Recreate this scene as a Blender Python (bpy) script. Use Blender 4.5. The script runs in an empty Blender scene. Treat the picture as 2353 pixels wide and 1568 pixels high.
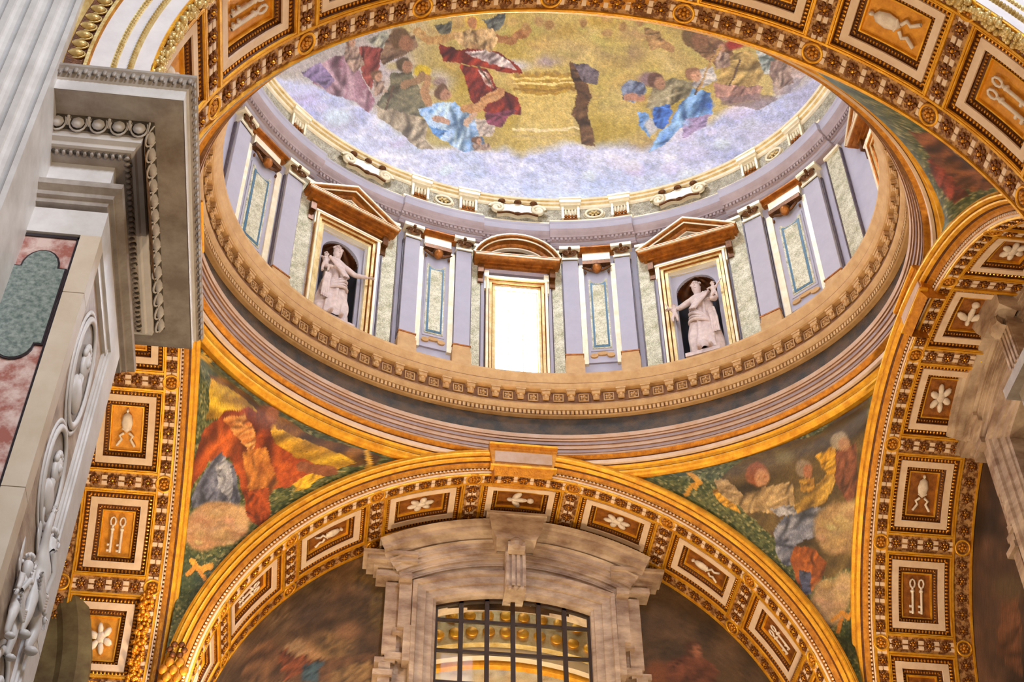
import bpy, math, random
import numpy as np
from mathutils import Vector, Matrix
random.seed(7)
RNG = np.random.default_rng(7)
SC = bpy.context.scene
COL = SC.collection
PI = math.pi
R_ = math.radians

# ---------------------------------------------------------------- camera, world, lights, exposure
CAM = np.array([-2.90902, -16.80997, 0.0])
CR = np.array([0.99272294, -0.12030833, -0.00520218])
CU = np.array([-0.08407291, -0.72336081, 0.68533268])
CD = np.array([0.08621429, 0.67990812, 0.72821154])
FPX = 3478.9
cam_data = bpy.data.cameras.new('camera')
cam_data.sensor_width = 36.0
cam_data.lens = FPX / 2353.0 * 36.0
cam_data.clip_end = 400
cam = bpy.data.objects.new('camera', cam_data)
COL.objects.link(cam)
cam.matrix_world = Matrix(((CR[0], CU[0], -CD[0], CAM[0]), (CR[1], CU[1], -CD[1], CAM[1]), (CR[2], CU[2], -CD[2], CAM[2]), (0, 0, 0, 1)))
SC.camera = cam
SC.view_settings.view_transform = 'Standard'
SC.view_settings.look = 'None'
SC.view_settings.exposure = 0.0
SC.view_settings.gamma = 1.0
SC.view_settings.use_curve_mapping = False
world = bpy.data.worlds.new('world')
SC.world = world
world.use_nodes = True
wb = world.node_tree.nodes['Background']
wb.inputs[0].default_value = (1.0, 0.84, 0.66, 1)
wb.inputs[1].default_value = 0.19


def area(name, loc, target, size, power, color, sizey=None, spread=180):
    d = bpy.data.lights.new(name, 'AREA')
    d.energy = power
    d.color = color
    d.size = size
    d.spread = R_(spread)
    if sizey:
        d.shape = 'RECTANGLE'
        d.size_y = sizey
    o = bpy.data.objects.new(name, d)
    COL.objects.link(o)
    o.location = loc
    o.rotation_euler = (Vector(target) - Vector(loc)).to_track_quat('-Z', 'Y').to_euler()
    return o


DAY = (0.80, 0.88, 1.0)
WARM = (1.0, 0.72, 0.42)
# tall nave windows behind the viewer
area('nave_window_daylight', (7, -33, 27), (-5, -7, 13), 8, 8200, (0.86, 0.92, 1.0), 6)
# warm floodlights standing on the cornices of the far corner piers and in the aisle
for (x_, y_, z_, tx, ty, tz, e_) in ((-5.2, 4.2, 12.6, 0, 3, 21, 380), (5.2, 4.2, 12.6, 0, 3, 21, 240), (0, -3.0, 10.0, 0, 2.0, 22, 430), (-7.2, 0.5, 12.8, -6.5, 0, 19, 110), (7.2, -0.5, 12.8, 6.5, 0, 19, 25)):
    area('cornice_floodlight', (x_, y_, z_), (tx, ty, tz), 0.6, e_, WARM)
area('aisle_floodlight', (0, -13.0, 9.0), (0, -7, 20), 1.0, 420, WARM)


# ---------------------------------------------------------------- materials
def lin(c):
    c = np.array(c, float) / 255.0
    return np.where(c <= 0.04045, c / 12.92, ((c + 0.055) / 1.055) ** 2.4)


def l4(c):
    return tuple(float(x) for x in lin(c)) + (1.0,)


def mat(name, c, c2=None, scale=6.0, rough=0.6, metal=0.0, bump=0.0, bscale=40.0, detail=4.0, stretch=None, sharp=None, attr=False, speck=0.0, spec=0.5):
    m = bpy.data.materials.new(name)
    m.use_nodes = True
    nt = m.node_tree
    N, L = nt.nodes, nt.links
    b = N['Principled BSDF']
    b.inputs['Roughness'].default_value = rough
    b.inputs['Metallic'].default_value = metal
    b.inputs['Specular IOR Level'].default_value = spec
    tc = N.new('ShaderNodeTexCoord')
    vec = tc.outputs['Object']
    if stretch:
        mp = N.new('ShaderNodeMapping')
        mp.inputs['Scale'].default_value = stretch
        L.new(vec, mp.inputs['Vector'])
        vec = mp.outputs['Vector']
    src = None
    if attr:
        a = N.new('ShaderNodeAttribute')
        a.attribute_name = 'Col'
        src = a.outputs['Color']
    if c2 is not None:
        n = N.new('ShaderNodeTexNoise')
        n.inputs['Scale'].default_value = scale
        n.inputs['Detail'].default_value = detail
        n.inputs['Roughness'].default_value = 0.65
        L.new(vec, n.inputs['Vector'])
        r = N.new('ShaderNodeValToRGB')
        s = sharp or 0.18
        r.color_ramp.elements[0].position = 0.5 - s
        r.color_ramp.elements[1].position = 0.5 + s
        r.color_ramp.elements[0].color = l4(c)
        r.color_ramp.elements[1].color = l4(c2)
        L.new(n.outputs['Fac'], r.inputs['Fac'])
        if src is None:
            src = r.outputs['Color']
    if src is None:
        b.inputs['Base Color'].default_value = l4(c)
    else:
        if speck > 0:
            vo = N.new('ShaderNodeTexVoronoi')
            vo.inputs['Scale'].default_value = bscale
            L.new(vec, vo.inputs['Vector'])
            mx = N.new('ShaderNodeMix')
            mx.data_type = 'RGBA'
            mx.blend_type = 'OVERLAY'
            mx.inputs['Factor'].default_value = speck
            L.new(src, mx.inputs['A'])
            L.new(vo.outputs['Color'], mx.inputs['B'])
            hs = N.new('ShaderNodeHueSaturation')
            hs.inputs['Saturation'].default_value = 1.0
            bw = N.new('ShaderNodeRGBToBW')
            L.new(vo.outputs['Color'], bw.inputs['Color'])
            L.new(bw.outputs['Val'], mx.inputs['B'])
            src = mx.outputs['Result']
        L.new(src, b.inputs['Base Color'])
    if bump > 0:
        n2 = N.new('ShaderNodeTexNoise')
        n2.inputs['Scale'].default_value = bscale
        n2.inputs['Detail'].default_value = 3
        L.new(vec, n2.inputs['Vector'])
        bp = N.new('ShaderNodeBump')
        bp.inputs['Strength'].default_value = bump
        bp.inputs['Distance'].default_value = 0.02
        L.new(n2.outputs['Fac'], bp.inputs['Height'])
        L.new(bp.outputs['Normal'], b.inputs['Normal'])
    return m


M = {}
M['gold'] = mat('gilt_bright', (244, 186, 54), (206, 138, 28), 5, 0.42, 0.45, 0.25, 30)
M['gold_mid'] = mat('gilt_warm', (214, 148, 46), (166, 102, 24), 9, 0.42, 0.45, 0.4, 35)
M['gold_dark'] = mat('gilt_dark', (108, 60, 20), (66, 34, 12), 12, 0.5, 0.35, 0.5, 40)  # dark brown gilt for hollows and grooves of the mouldings
M['gold_bead'] = mat('gilt_bead', (240, 176, 60), (200, 120, 24), 20, 0.3, 0.6)
M['gold_pale'] = mat('gilt_pale', (232, 212, 156), (190, 156, 88), 5, 0.38, 0.35, 0.3, 22)
M['gold_white'] = mat('gilt_light', (250, 244, 222), (232, 218, 180), 5, 0.4, 0.2, 0.2, 22)
M['gold_brown'] = mat('gilt_brown', (190, 118, 42), (124, 68, 20), 7, 0.4, 0.45, 0.4, 25)
M['ground'] = mat('stucco_ground', (186, 142, 92), (112, 68, 30), 12, 0.7, 0.0, 0.4, 45, sharp=0.06)
M['cream'] = mat('cream_stucco', (228, 205, 182), (212, 184, 160), 4, 0.75, 0, 0.1, 30)
M['white'] = mat('white_stucco', (236, 232, 236), (222, 216, 222), 3, 0.7, 0, 0.08, 25)
M['rose_brown'] = mat('rosette_gilt', (138, 84, 40), (78, 40, 14), 30, 0.4, 0.4, 0.4, 50)
M['plate'] = mat('coffer_ground_gilt', (226, 160, 56), (190, 124, 36), 8, 0.5, 0.3, 0.2, 30)
M['plate_dark'] = mat('coffer_ground_brown', (172, 108, 42), (116, 66, 24), 8, 0.5, 0.3, 0.3, 30)
M['attic_mosaic'] = mat('grey_gold_mosaic', (186, 180, 160), (128, 122, 104), 7, 0.35, 0.3, 0.5, 55, speck=0.5)
M['relief'] = mat('relief_stucco', (232, 222, 212), (206, 190, 178), 12, 0.7)
M['lilac'] = mat('lilac_plaster', (182, 180, 194), (170, 168, 184), 2, 0.8, 0, 0.06, 20)
M['lilac_dark'] = mat('lilac_cornice_plaster', (170, 154, 156), (152, 134, 134), 3, 0.8, 0, 0.1, 25)
M['purple'] = mat('dark_marble_strip', (66, 54, 66), (98, 84, 90), 12, 0.4)
M['blue'] = mat('blue_mosaic_strip', (44, 88, 124), (70, 120, 150), 26, 0.4)
M['wall_mosaic'] = mat('pale_gold_mosaic', (222, 218, 196), (160, 156, 122), 6, 0.32, 0.25, 0.5, 55, speck=0.5)
M['tan'] = mat('tan_stucco', (206, 168, 118), (184, 144, 94), 4, 0.75, 0, 0.15, 25)
M['tan_pink'] = mat('pinkish_stucco', (204, 178, 160), (188, 152, 122), 3, 0.75, 0, 0.1, 25)
M['tan_shade'] = mat('shaded_stucco', (140, 98, 62), (104, 68, 40), 8, 0.75, 0, 0.2, 30)  # darker copy of the tan stucco, shade painted on ledges and recesses
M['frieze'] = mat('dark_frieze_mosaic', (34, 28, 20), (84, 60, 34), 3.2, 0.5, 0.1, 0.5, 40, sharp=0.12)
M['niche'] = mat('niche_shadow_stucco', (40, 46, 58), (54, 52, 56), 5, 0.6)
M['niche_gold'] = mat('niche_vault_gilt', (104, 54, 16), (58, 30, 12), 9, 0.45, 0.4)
M['statue'] = mat('statue_marble', (222, 204, 198), (190, 170, 166), 8, 0.6, 0, 0.1, 30)
M['bronze'] = mat('dark_gilt_ornament', (120, 74, 30), (70, 38, 14), 18, 0.35, 0.5)
M['marble_w'] = mat('white_veined_marble', (222, 220, 222), (200, 196, 196), 1.6, 0.45, 0, 0.05, 20, 7, sharp=0.12)
M['marble_g'] = mat('grey_marble', (176, 168, 162), (138, 126, 118), 2.2, 0.5, 0, 0.12, 20, 8, sharp=0.14)
M['marble_y'] = mat('ivory_marble', (214, 200, 184), (196, 178, 156), 1.5, 0.5, 0, 0.05, 20, 6)
M['marble_dark'] = mat('marble_hollow', (84, 76, 66), (52, 46, 40), 10, 0.8)  # dark tone laid behind the eggs and in the acanthus row
M['marble_b'] = mat('brown_veined_marble', (200, 180, 160), (128, 102, 86), 1.6, 0.5, 0, 0.12, 22, 8, stretch=(0.9, 1.0, 2.2), sharp=0.16)
M['red'] = mat('red_breccia_marble', (160, 98, 88), (214, 190, 184), 5, 0.35, 0, 0, 20, 9, sharp=0.1)
M['green'] = mat('green_porphyry', (88, 104, 102), (150, 160, 156), 16, 0.3, 0, 0, 20, 9, sharp=0.13)
M['black'] = mat('black_marble_line', (42, 34, 42), rough=0.3)
M['iron'] = mat('window_iron', (52, 30, 18), (34, 20, 14), 12, 0.6)
M['paint'] = mat('mosaic_picture', (128, 128, 128), rough=0.5, attr=True, bump=0.25, bscale=60, speck=0.22)
M['paint_matt'] = mat('mosaic_picture_dark', (128, 128, 128), rough=0.7, attr=True, bump=0.2, bscale=60, speck=0.18)
M['olive'] = mat('olive_arch_plaster', (112, 102, 70), (78, 62, 38), 2.5, 0.8)
M['stone_dark'] = mat('dark_plaster', (92, 76, 58), (64, 50, 38), 2, 0.9)


def emis(name, c, s):
    m = bpy.data.materials.new(name)
    m.use_nodes = True
    nt = m.node_tree
    nt.nodes.remove(nt.nodes['Principled BSDF'])
    e = nt.nodes.new('ShaderNodeEmission')
    e.inputs[0].default_value = l4(c)
    e.inputs[1].default_value = s
    nt.links.new(e.outputs[0], nt.nodes['Material Output'].inputs[0])
    return m


M['daylight'] = emis('daylit_glass', (228, 238, 255), 62.0)
g = bpy.data.materials.new('clear_pane')
g.use_nodes = True
gb = g.node_tree.nodes['Principled BSDF']
gb.inputs['Transmission Weight'].default_value = 1.0
gb.inputs['Roughness'].default_value = 0.03
gb.inputs['IOR'].default_value = 1.1
gb.inputs['Base Color'].default_value = (1, 0.97, 0.9, 1)
M['pane'] = g


# ---------------------------------------------------------------- mesh helpers
class MB:
    def __init__(self):
        self.v, self.f, self.mi, self.n = [], [], [], 0

    def add(self, verts, faces, mi=0):
        verts = np.asarray(verts, float).reshape(-1, 3)
        faces = np.asarray(faces, int)
        self.v.append(verts)
        self.f.extend((faces + self.n).tolist())
        self.mi.extend([mi] * len(faces))
        self.n += len(verts)
        return self

    def grid(self, P, mi=0, cu=False, cv=False):
        n, m = P.shape[:2]
        I = np.arange(n * m).reshape(n, m)
        if cu:
            I = np.concatenate([I, I[:1]], 0)
        if cv:
            I = np.concatenate([I, I[:, :1]], 1)
        F = np.stack([I[:-1, :-1], I[1:, :-1], I[1:, 1:], I[:-1, 1:]], -1).reshape(-1, 4)
        return self.add(P.reshape(-1, 3), F, mi)

    def box(self, x0, x1, y0, y1, z0, z1, mi=0, fm=None, nx=1):
        xs = np.linspace(x0, x1, nx + 1)
        V = []
        for x in xs:
            V += [(x, y0, z0), (x, y1, z0), (x, y1, z1), (x, y0, z1)]
        V = np.array(V)
        if fm:
            V = np.stack(fm(V[:, 0], V[:, 1], V[:, 2]), -1)
        F = []
        for i in range(nx):
            a = 4 * i
            for k in range(4):
                F.append((a + k, a + (k + 1) % 4, a + 4 + (k + 1) % 4, a + 4 + k))
        F.append((3, 2, 1, 0))
        F.append((4 * nx, 4 * nx + 1, 4 * nx + 2, 4 * nx + 3))
        return self.add(V, F, mi)

    def prism(self, poly, d0, d1, fm=None, mi=0):
        """outline (a,b) extruded in the third coordinate d0..d1, mapped by fm(a,b,d)"""
        poly = np.asarray(poly, float)
        n = len(poly)
        V = np.concatenate([np.c_[poly, np.full(n, d0)], np.c_[poly, np.full(n, d1)]])
        if fm:
            V = np.stack(fm(V[:, 0], V[:, 1], V[:, 2]), -1)
        base = self.n
        self.v.append(V)
        self.n += 2 * n
        F = [[base + i for i in range(n)][::-1], [base + n + i for i in range(n)]]
        F += [[base + i, base + (i + 1) % n, base + n + (i + 1) % n, base + n + i] for i in range(n)]
        self.f.extend(F)
        self.mi.extend([mi] * len(F))
        return self

    def ell(self, c, ax, seg=6, rings=4, mi=0):
        """ellipsoids: c (K,3) centres, ax (K,3,3) rows are scaled axes"""
        c = np.asarray(c, float).reshape(-1, 3)
        ax = np.asarray(ax, float)
        if ax.ndim == 1:
            ax = np.diag(ax)
        if ax.ndim == 2:
            ax = np.repeat(ax[None], len(c), 0)
        th = np.linspace(0, 2 * PI, seg, endpoint=False)
        ph = np.linspace(0, PI, rings + 1)
        U = np.array([[math.sin(p) * math.cos(t), math.sin(p) * math.sin(t), math.cos(p)] for p in ph[1:-1] for t in th] + [[0, 0, 1], [0, 0, -1]])
        nb = len(U)
        T, B = nb - 2, nb - 1
        F = []
        for j in range(rings - 2):
            for i in range(seg):
                F.append((j * seg + i, (j + 1) * seg + i, (j + 1) * seg + (i + 1) % seg, j * seg + (i + 1) % seg))
        G = [(T, i, (i + 1) % seg) for i in range(seg)] + [((rings - 2) * seg + (i + 1) % seg, (rings - 2) * seg + i, B) for i in range(seg)]
        F, G = np.array(F), np.array(G)
        for k in range(len(c)):
            V = c[k] + U @ ax[k]
            b = self.n
            self.v.append(V)
            self.n += nb
            self.f.extend((F + b).tolist())
            self.f.extend((G + b).tolist())
            self.mi.extend([mi] * (len(F) + len(G)))
        return self

    def tube(self, pts, rad, seg=6, mi=0, closed=False):
        pts = np.asarray(pts, float)
        n = len(pts)
        rad = np.full(n, rad) if np.isscalar(rad) else np.asarray(rad, float)
        tg = np.gradient(pts, axis=0) if not closed else (np.roll(pts, -1, 0) - np.roll(pts, 1, 0))
        tg /= np.linalg.norm(tg, axis=1)[:, None] + 1e-9
        ref = np.array([0.13, 0.27, 0.95])
        P = []
        for i in range(n):
            a = np.cross(tg[i], ref)
            if np.linalg.norm(a) < 0.05:
                a = np.cross(tg[i], [1, 0, 0])
            a /= np.linalg.norm(a)
            b = np.cross(tg[i], a)
            t = np.linspace(0, 2 * PI, seg, endpoint=False)
            P.append(pts[i] + rad[i] * (np.cos(t)[:, None] * a + np.sin(t)[:, None] * b))
        return self.grid(np.array(P), mi, cu=closed, cv=True)

    def build(self, name, mats, parent=None, smooth=False, loc=None, rotz=None):
        me = bpy.data.meshes.new(name)
        V = np.concatenate(self.v) if self.v else np.zeros((0, 3))
        me.from_pydata(V.tolist(), [], self.f)
        if not isinstance(mats, (list, tuple)):
            mats = [mats]
        for m in mats:
            me.materials.append(M[m] if isinstance(m, str) else m)
        if len(mats) > 1:
            me.polygons.foreach_set('material_index', self.mi)
        if smooth:
            me.polygons.foreach_set('use_smooth', [True] * len(me.polygons))
        me.update()
        return put(name, me, parent, loc, rotz)


def put(name, me, parent=None, loc=None, rotz=None):
    o = bpy.data.objects.new(name, me)
    COL.objects.link(o)
    if parent is not None:
        o.parent = parent
    if loc is not None:
        o.location = loc
    if rotz is not None:
        o.rotation_euler = (0, 0, rotz)
    return o


def thing(name, label, cat, loc=(0, 0, 0), rotz=0, group=None):
    o = put(name, None, None, loc, rotz)
    return tag(o, label, cat, group)


def tag(o, label, cat=None, group=None, kind=None):
    if label:
        o['label'] = label
    if cat:
        o['category'] = cat
    if group:
        o['group'] = group
    if kind:
        o['kind'] = kind
    return o


def sweep(mb, path, prof, fm=None, closed=False, mi=0):
    """path (N,2) in a plane, prof [(offset to the left of the path, depth)]; fm(a,b,d)"""
    p = np.asarray(path, float)
    n = len(p)
    if closed:
        d0 = p - np.roll(p, 1, 0)
        d1 = np.roll(p, -1, 0) - p
    else:
        d = np.diff(p, axis=0)
        d0 = np.vstack([d[:1], d])
        d1 = np.vstack([d, d[-1:]])
    d0 = d0 / np.linalg.norm(d0, axis=1)[:, None]
    d1 = d1 / np.linalg.norm(d1, axis=1)[:, None]
    n0 = np.c_[-d0[:, 1], d0[:, 0]]
    n1 = np.c_[-d1[:, 1], d1[:, 0]]
    nn = n0 + n1
    nn = nn / np.linalg.norm(nn, axis=1)[:, None]
    k = 1.0 / np.maximum(0.3, (nn * n0).sum(1))
    prof = np.asarray(prof, float)
    A = p[:, None, :] + (nn * k[:, None])[:, None, :] * prof[None, :, :1]
    D = np.broadcast_to(prof[None, :, 1], A.shape[:2])
    a, b = A[..., 0], A[..., 1]
    if fm is None:
        P = np.stack([a, b, D], -1)
    else:
        P = np.stack(fm(a, b, D), -1)
    return mb.grid(P, mi, cu=closed)


def rectpath(x0, x1, y0, y1, n=1):
    """anticlockwise rectangle, long sides split in n (so it can be bent)"""
    xs = np.linspace(x0, x1, n + 1)
    return np.array([(x, y0) for x in xs] + [(x, y1) for x in xs[::-1]])


def wall_map(a, b, d):          # (across, up, towards the room) -> local x, y, z of a wall-hung thing
    return a, -d, b


# ---------------------------------------------------------------- the bay in plan
EE = 0.7761                       # the dome is an oval: depth / width
ZS = 14.096                        # springing of the arches
RA, RB = 5.6525, 5.1456             # radius of the far / near and of the side arches
YB, XA = 5.160, 6.315             # planes of the arch faces
FO, YO, RO, XO = 6.111, 5.005, 5.495, 6.041   # outer edges of the archivolts
DF, DN, DSD = 1.836, 2.087, 1.88    # depths of the arches


def ov(r, t, z):
    return np.stack([r * np.cos(t), EE * r * np.sin(t), z + 0 * t], -1)


def ressaut(tdeg):
    off = np.abs(((np.asarray(tdeg) % 180) - 90))
    return np.where(((off > 6.7) & (off < 23.7)) | ((off > 43.2) & (off < 72)), -0.09, 0.0)


def tsamples(n=240, steps=True):
    t = np.linspace(0, 360, n, endpoint=False)
    if steps:
        ex = []
        for base in (90, 270):
            for o in (6.7, 23.7, 43.2, 72):
                for s in (-1, 1):
                    ex += [base + s * o - 0.03, base + s * o + 0.03]
        t = np.sort(np.concatenate([t, np.array(ex) % 360]))
    return t


def revolve(prof, mats_idx=None, ts=None, mb=None, res=False):
    ts = tsamples(steps=res) if ts is None else ts
    mb = mb or MB()
    tr = np.radians(ts)
    dr = ressaut(ts) if res else 0 * ts
    P = np.stack([ov(r + dr, tr, z) for r, z in prof], 1)
    for j in range(len(prof) - 1):
        mb.grid(P[:, j:j + 2], (mats_idx[j] if mats_idx else 0), cu=True)
    return mb


def frame_at(tdeg, r=6.95):
    t = R_(tdeg)
    return (r * math.cos(t), EE * r * math.sin(t)), math.atan2(-EE * math.cos(t), math.sin(t))


# ---------------------------------------------------------------- painting on a surface
def vnoise(x, y, seed=0, oct=3):
    out = np.zeros_like(x, float)
    amp, tot = 1.0, 0.0
    rg = np.random.default_rng(seed)
    L = rg.random((64, 64))
    for o in range(oct):
        xi, yi = np.floor(x).astype(int), np.floor(y).astype(int)
        fx, fy = x - xi, y - yi
        fx, fy = fx * fx * (3 - 2 * fx), fy * fy * (3 - 2 * fy)
        a = L[xi % 64, yi % 64] * (1 - fx) + L[(xi + 1) % 64, yi % 64] * fx
        b = L[xi % 64, (yi + 1) % 64] * (1 - fx) + L[(xi + 1) % 64, (yi + 1) % 64] * fx
        out += amp * (a * (1 - fy) + b * fy)
        tot += amp
        amp *= 0.5
        x, y = x * 2.03 + 7.1, y * 2.03 + 3.7
    return out / tot


class Picture:
    """colours for the vertices of one picture; px, py are the picture's own drawing coordinates"""

    def __init__(self, P, base, warp=7.0, seed=1):
        Q = P.reshape(-1, 3) - CAM
        z = Q @ CD
        z = np.where(z < 0.5, 0.5, z)
        self.x = 1176.5 + FPX * (Q @ CR) / z
        self.y = 784 - FPX * (Q @ CU) / z
        self.c = np.tile(np.array(base, float), (len(self.x), 1))
        n1 = vnoise(self.x / 22, self.y / 22, seed) - 0.5
        n2 = vnoise(self.x / 22 + 40, self.y / 22 + 9, seed + 1) - 0.5
        self.wx, self.wy = self.x + n1 * warp * 2, self.y + n2 * warp * 2
        self.seed = seed

    def mixin(self, mask, a, c, c2=None, freq=0.16, ang=60, seed=3):
        if not mask.any():
            return
        x, y = self.x[mask], self.y[mask]
        col = np.array(c, float)[None]
        if c2 is not None:
            s = x * math.cos(R_(ang)) + y * math.sin(R_(ang))
            n = vnoise(x / 30, y / 30, seed + int(abs(c[0])) % 17)
            w = 0.5 + 0.5 * np.sin(s * freq + n * 16)
            w = w * 0.7 + 0.3 * vnoise(x / 7, y / 7, seed + 5)
            col = col * (1 - w[:, None]) + np.array(c2, float) * w[:, None]
        a = np.asarray(a)
        a = a[:, None] if a.ndim else a
        self.c[mask] = self.c[mask] * (1 - a) + col * a

    def poly(self, pts, c, c2=None, freq=0.16, ang=60, a=1.0):
        pts = np.array(pts, float)
        x0, y0 = pts.min(0) - 12
        x1, y1 = pts.max(0) + 12
        idx = np.where((self.wx > x0) & (self.wx < x1) & (self.wy > y0) & (self.wy < y1))[0]
        if len(idx) == 0:
            return self
        x, y = self.wx[idx], self.wy[idx]
        ins = np.zeros(len(idx), bool)
        j = len(pts) - 1
        for i in range(len(pts)):
            xi, yi = pts[i]
            xj, yj = pts[j]
            if yi != yj:
                ins ^= ((yi > y) != (yj > y)) & (x < (xj - xi) * (y - yi) / (yj - yi) + xi)
            j = i
        m = np.zeros(len(self.x), bool)
        m[idx[ins]] = True
        self.mixin(m, a, c, c2, freq, ang)
        if c2 is not None and a == 1.0 and ins.sum() > 30:
            self.folds(idx[ins], c, c2, ang)
        return self

    def folds(self, ids, c, c2, ang):
        """painted drapery folds: curved light and dark brush strokes"""
        rg = np.random.default_rng(int(ids[0]) % 9973)
        x, y = self.x[ids], self.y[ids]
        w_, h_ = np.ptp(x), np.ptp(y)
        size = math.sqrt(max(w_ * h_, 1.0))
        c, c2 = np.array(c, float), np.array(c2, float)
        lo, hi = (c, c2) if c.sum() < c2.sum() else (c2, c)
        for k in range(int(np.clip(size / 3.2, 5, 26))):
            j = rg.integers(len(ids))
            aa = R_(ang + 90 + rg.normal(0, 24))
            dx, dy = x - x[j], y - y[j]
            t = dx * math.cos(aa) + dy * math.sin(aa)
            s = -dx * math.sin(aa) + dy * math.cos(aa)
            L = size * rg.uniform(0.2, 0.5)
            s = s + rg.normal(0, 0.22) * t * t / L
            wd = size * rg.uniform(0.018, 0.05) + 0.8
            al = np.exp(-(s / wd) ** 2) * np.clip(1.2 - np.abs(t) / L, 0, 1) * rg.uniform(0.5, 0.95)
            q = rg.random()
            col = lo * 0.55 if q < 0.46 else (np.minimum(hi * 1.12 + 4, 255) if q < 0.8 else 0.5 * (lo + hi))
            self.c[ids] = self.c[ids] * (1 - al[:, None]) + col * al[:, None]

    def puffs(self, n, box, r0, r1, light, dark, seed=1):
        """rolling cloud: many soft puffs with a lit top and a darker underside"""
        rg = np.random.default_rng(seed)
        for k in range(n):
            cx_, cy_ = rg.uniform(box[0], box[2]), rg.uniform(box[1], box[3])
            if not box[4](cx_, cy_):
                continue
            r = rg.uniform(r0, r1)
            a_ = rg.uniform(0.25, 0.6)
            self.blob(cx_ + r * 0.1, cy_ + r * 0.25, r * 1.25, r * 0.75, tuple(np.array(dark) + rg.normal(0, 8, 3)), soft=0.7, a=a_)
            self.blob(cx_, cy_, r, r * 0.6, tuple(np.minimum(np.array(light) + rg.normal(0, 8, 3), 255)), soft=0.5, a=a_)
        return self

    def blob(self, cx, cy, rx, ry, c, c2=None, ang=0, soft=0.35, a=1.0, freq=0.1):
        dx, dy = self.wx - cx, self.wy - cy
        ca, sa = math.cos(R_(ang)), math.sin(R_(ang))
        d = np.sqrt(((dx * ca + dy * sa) / rx) ** 2 + ((-dx * sa + dy * ca) / ry) ** 2)
        w = np.clip((1 - d) / soft, 0, 1) * a
        m = w > 0.01
        self.mixin(m, w[m], c, c2, freq)
        return self

    def line(self, pts, w, c, c2=None):
        for (xa, ya), (xb, yb) in zip(pts[:-1], pts[1:]):
            vx, vy = xb - xa, yb - ya
            t = np.clip(((self.wx - xa) * vx + (self.wy - ya) * vy) / (vx * vx + vy * vy + 1e-6), 0, 1)
            d = np.hypot(self.wx - xa - t * vx, self.wy - ya - t * vy)
            m = d < w
            self.mixin(m, 1.0, c, c2)
        return self

    def person(self, hx, hy, s, skin, hair, robe, robe2, pts, ang=70):
        self.poly(pts, robe, robe2, 0.2, ang)
        self.blob(hx - s * 0.25, hy - s * 0.2, s * 1.1, s * 1.15, hair, soft=0.2)
        self.blob(hx + s * 0.25, hy + s * 0.15, s * 0.75, s * 0.9, skin, soft=0.25)
        self.blob(hx + s * 0.5, hy + s * 0.1, s * 0.2, s * 0.12, hair, soft=0.4, a=0.7)
        return self

    def colors(self, gain=1.0, jitter=0.10):
        n = RNG.normal(1, jitter, len(self.c))[:, None]
        k = 0.80 + 0.2 * vnoise(self.x / 9, self.y / 9, self.seed + 9)[:, None] + 0.2 * vnoise(self.x / 3.5 + 5, self.y / 3.5, self.seed + 19, 2)[:, None]
        return lin(np.clip(self.c * k, 0, 255)) * np.clip(n, 0.6, 1.5) * gain


def painted(name, P, colors, m='paint', parent=None, smooth=True):
    mb = MB()
    mb.grid(P, 0)
    o = mb.build(name, m, parent, smooth)
    at = o.data.color_attributes.new('Col', 'FLOAT_COLOR', 'POINT')
    c4 = np.ones((len(colors), 4))
    c4[:, :3] = np.clip(colors, 0, 1)
    at.data.foreach_set('color', c4.ravel())
    return o


# ---------------------------------------------------------------- dome shell with its mosaic
HD, RD, ZD = 4.85, 6.48, 28.37
tt = np.radians(np.concatenate([np.linspace(3, 168, 520), np.linspace(170, 361, 60)]))
ph = np.concatenate([np.linspace(0, R_(66), 230), np.linspace(R_(68), R_(81), 8)])
T, F = np.meshgrid(tt, ph, indexing='ij')
PD = np.stack([RD * np.cos(F) * np.cos(T), EE * RD * np.cos(F) * np.sin(T), ZD + HD * np.sin(F)], -1)
pc = Picture(PD, (190, 166, 92), 6, 11)
x, y = pc.x, pc.y
nz = vnoise(x / 90, y / 60, 5)
pc.c += (nz[:, None] - 0.5) * np.array([60, 60, 90])
# warm glory at the top, lavender cloud bank along the foot
foot = np.interp(x, [600, 720, 850, 1000, 1200, 1330, 1480, 1600, 1700, 1780, 1860, 1950], [150, 175, 235, 320, 335, 318, 312, 268, 232, 214, 170, 100]) + (vnoise(x / 40, y / 40, 21) - 0.5) * 40
w = np.clip((y - foot) / 26, 0, 1)[:, None]
cl = np.array([200, 204, 232]) + (vnoise(x / 55, y / 30, 31)[:, None] - 0.5) * np.array([90, 80, 50]) + (vnoise(x / 16, y / 10, 33)[:, None] - 0.5) * np.array([50, 45, 25])
low = np.clip((y - 380) / 80, 0, 1)[:, None] * np.clip(1 - abs(x - 1350) / 500, 0, 1)[:, None]
cl = cl * (1 - 0.65 * low) + np.array([200, 222, 252]) * 0.65 * low
pc.c = pc.c * (1 - w) + cl * w
lft = np.clip((1035 - x) / 170, 0, 1)[:, None] * (1 - w)
pc.c = pc.c * (1 - 0.75 * lft) + np.array([178, 172, 190]) * 0.75 * lft
for a in ((1180, 150, 60, 18, (196, 190, 190)), (1430, 120, 70, 38, (164, 136, 104)), (1465, 80, 60, 26, (182, 150, 100)), (1290, 70, 70, 22, (176, 148, 74)), (1260, 140, 40, 20, (170, 150, 150)),
          (900, 150, 60, 50, (188, 180, 190)), (1000, 190, 60, 40, (186, 176, 170)), (1060, 300, 60, 25, (200, 190, 196)), (1840, 150, 60, 40, (180, 172, 180)), (1560, 60, 40, 26, (176, 150, 90)), (1380, 50, 60, 18, (190, 158, 70))):
    pc.blob(*a[:4], a[4], soft=0.7)
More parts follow.
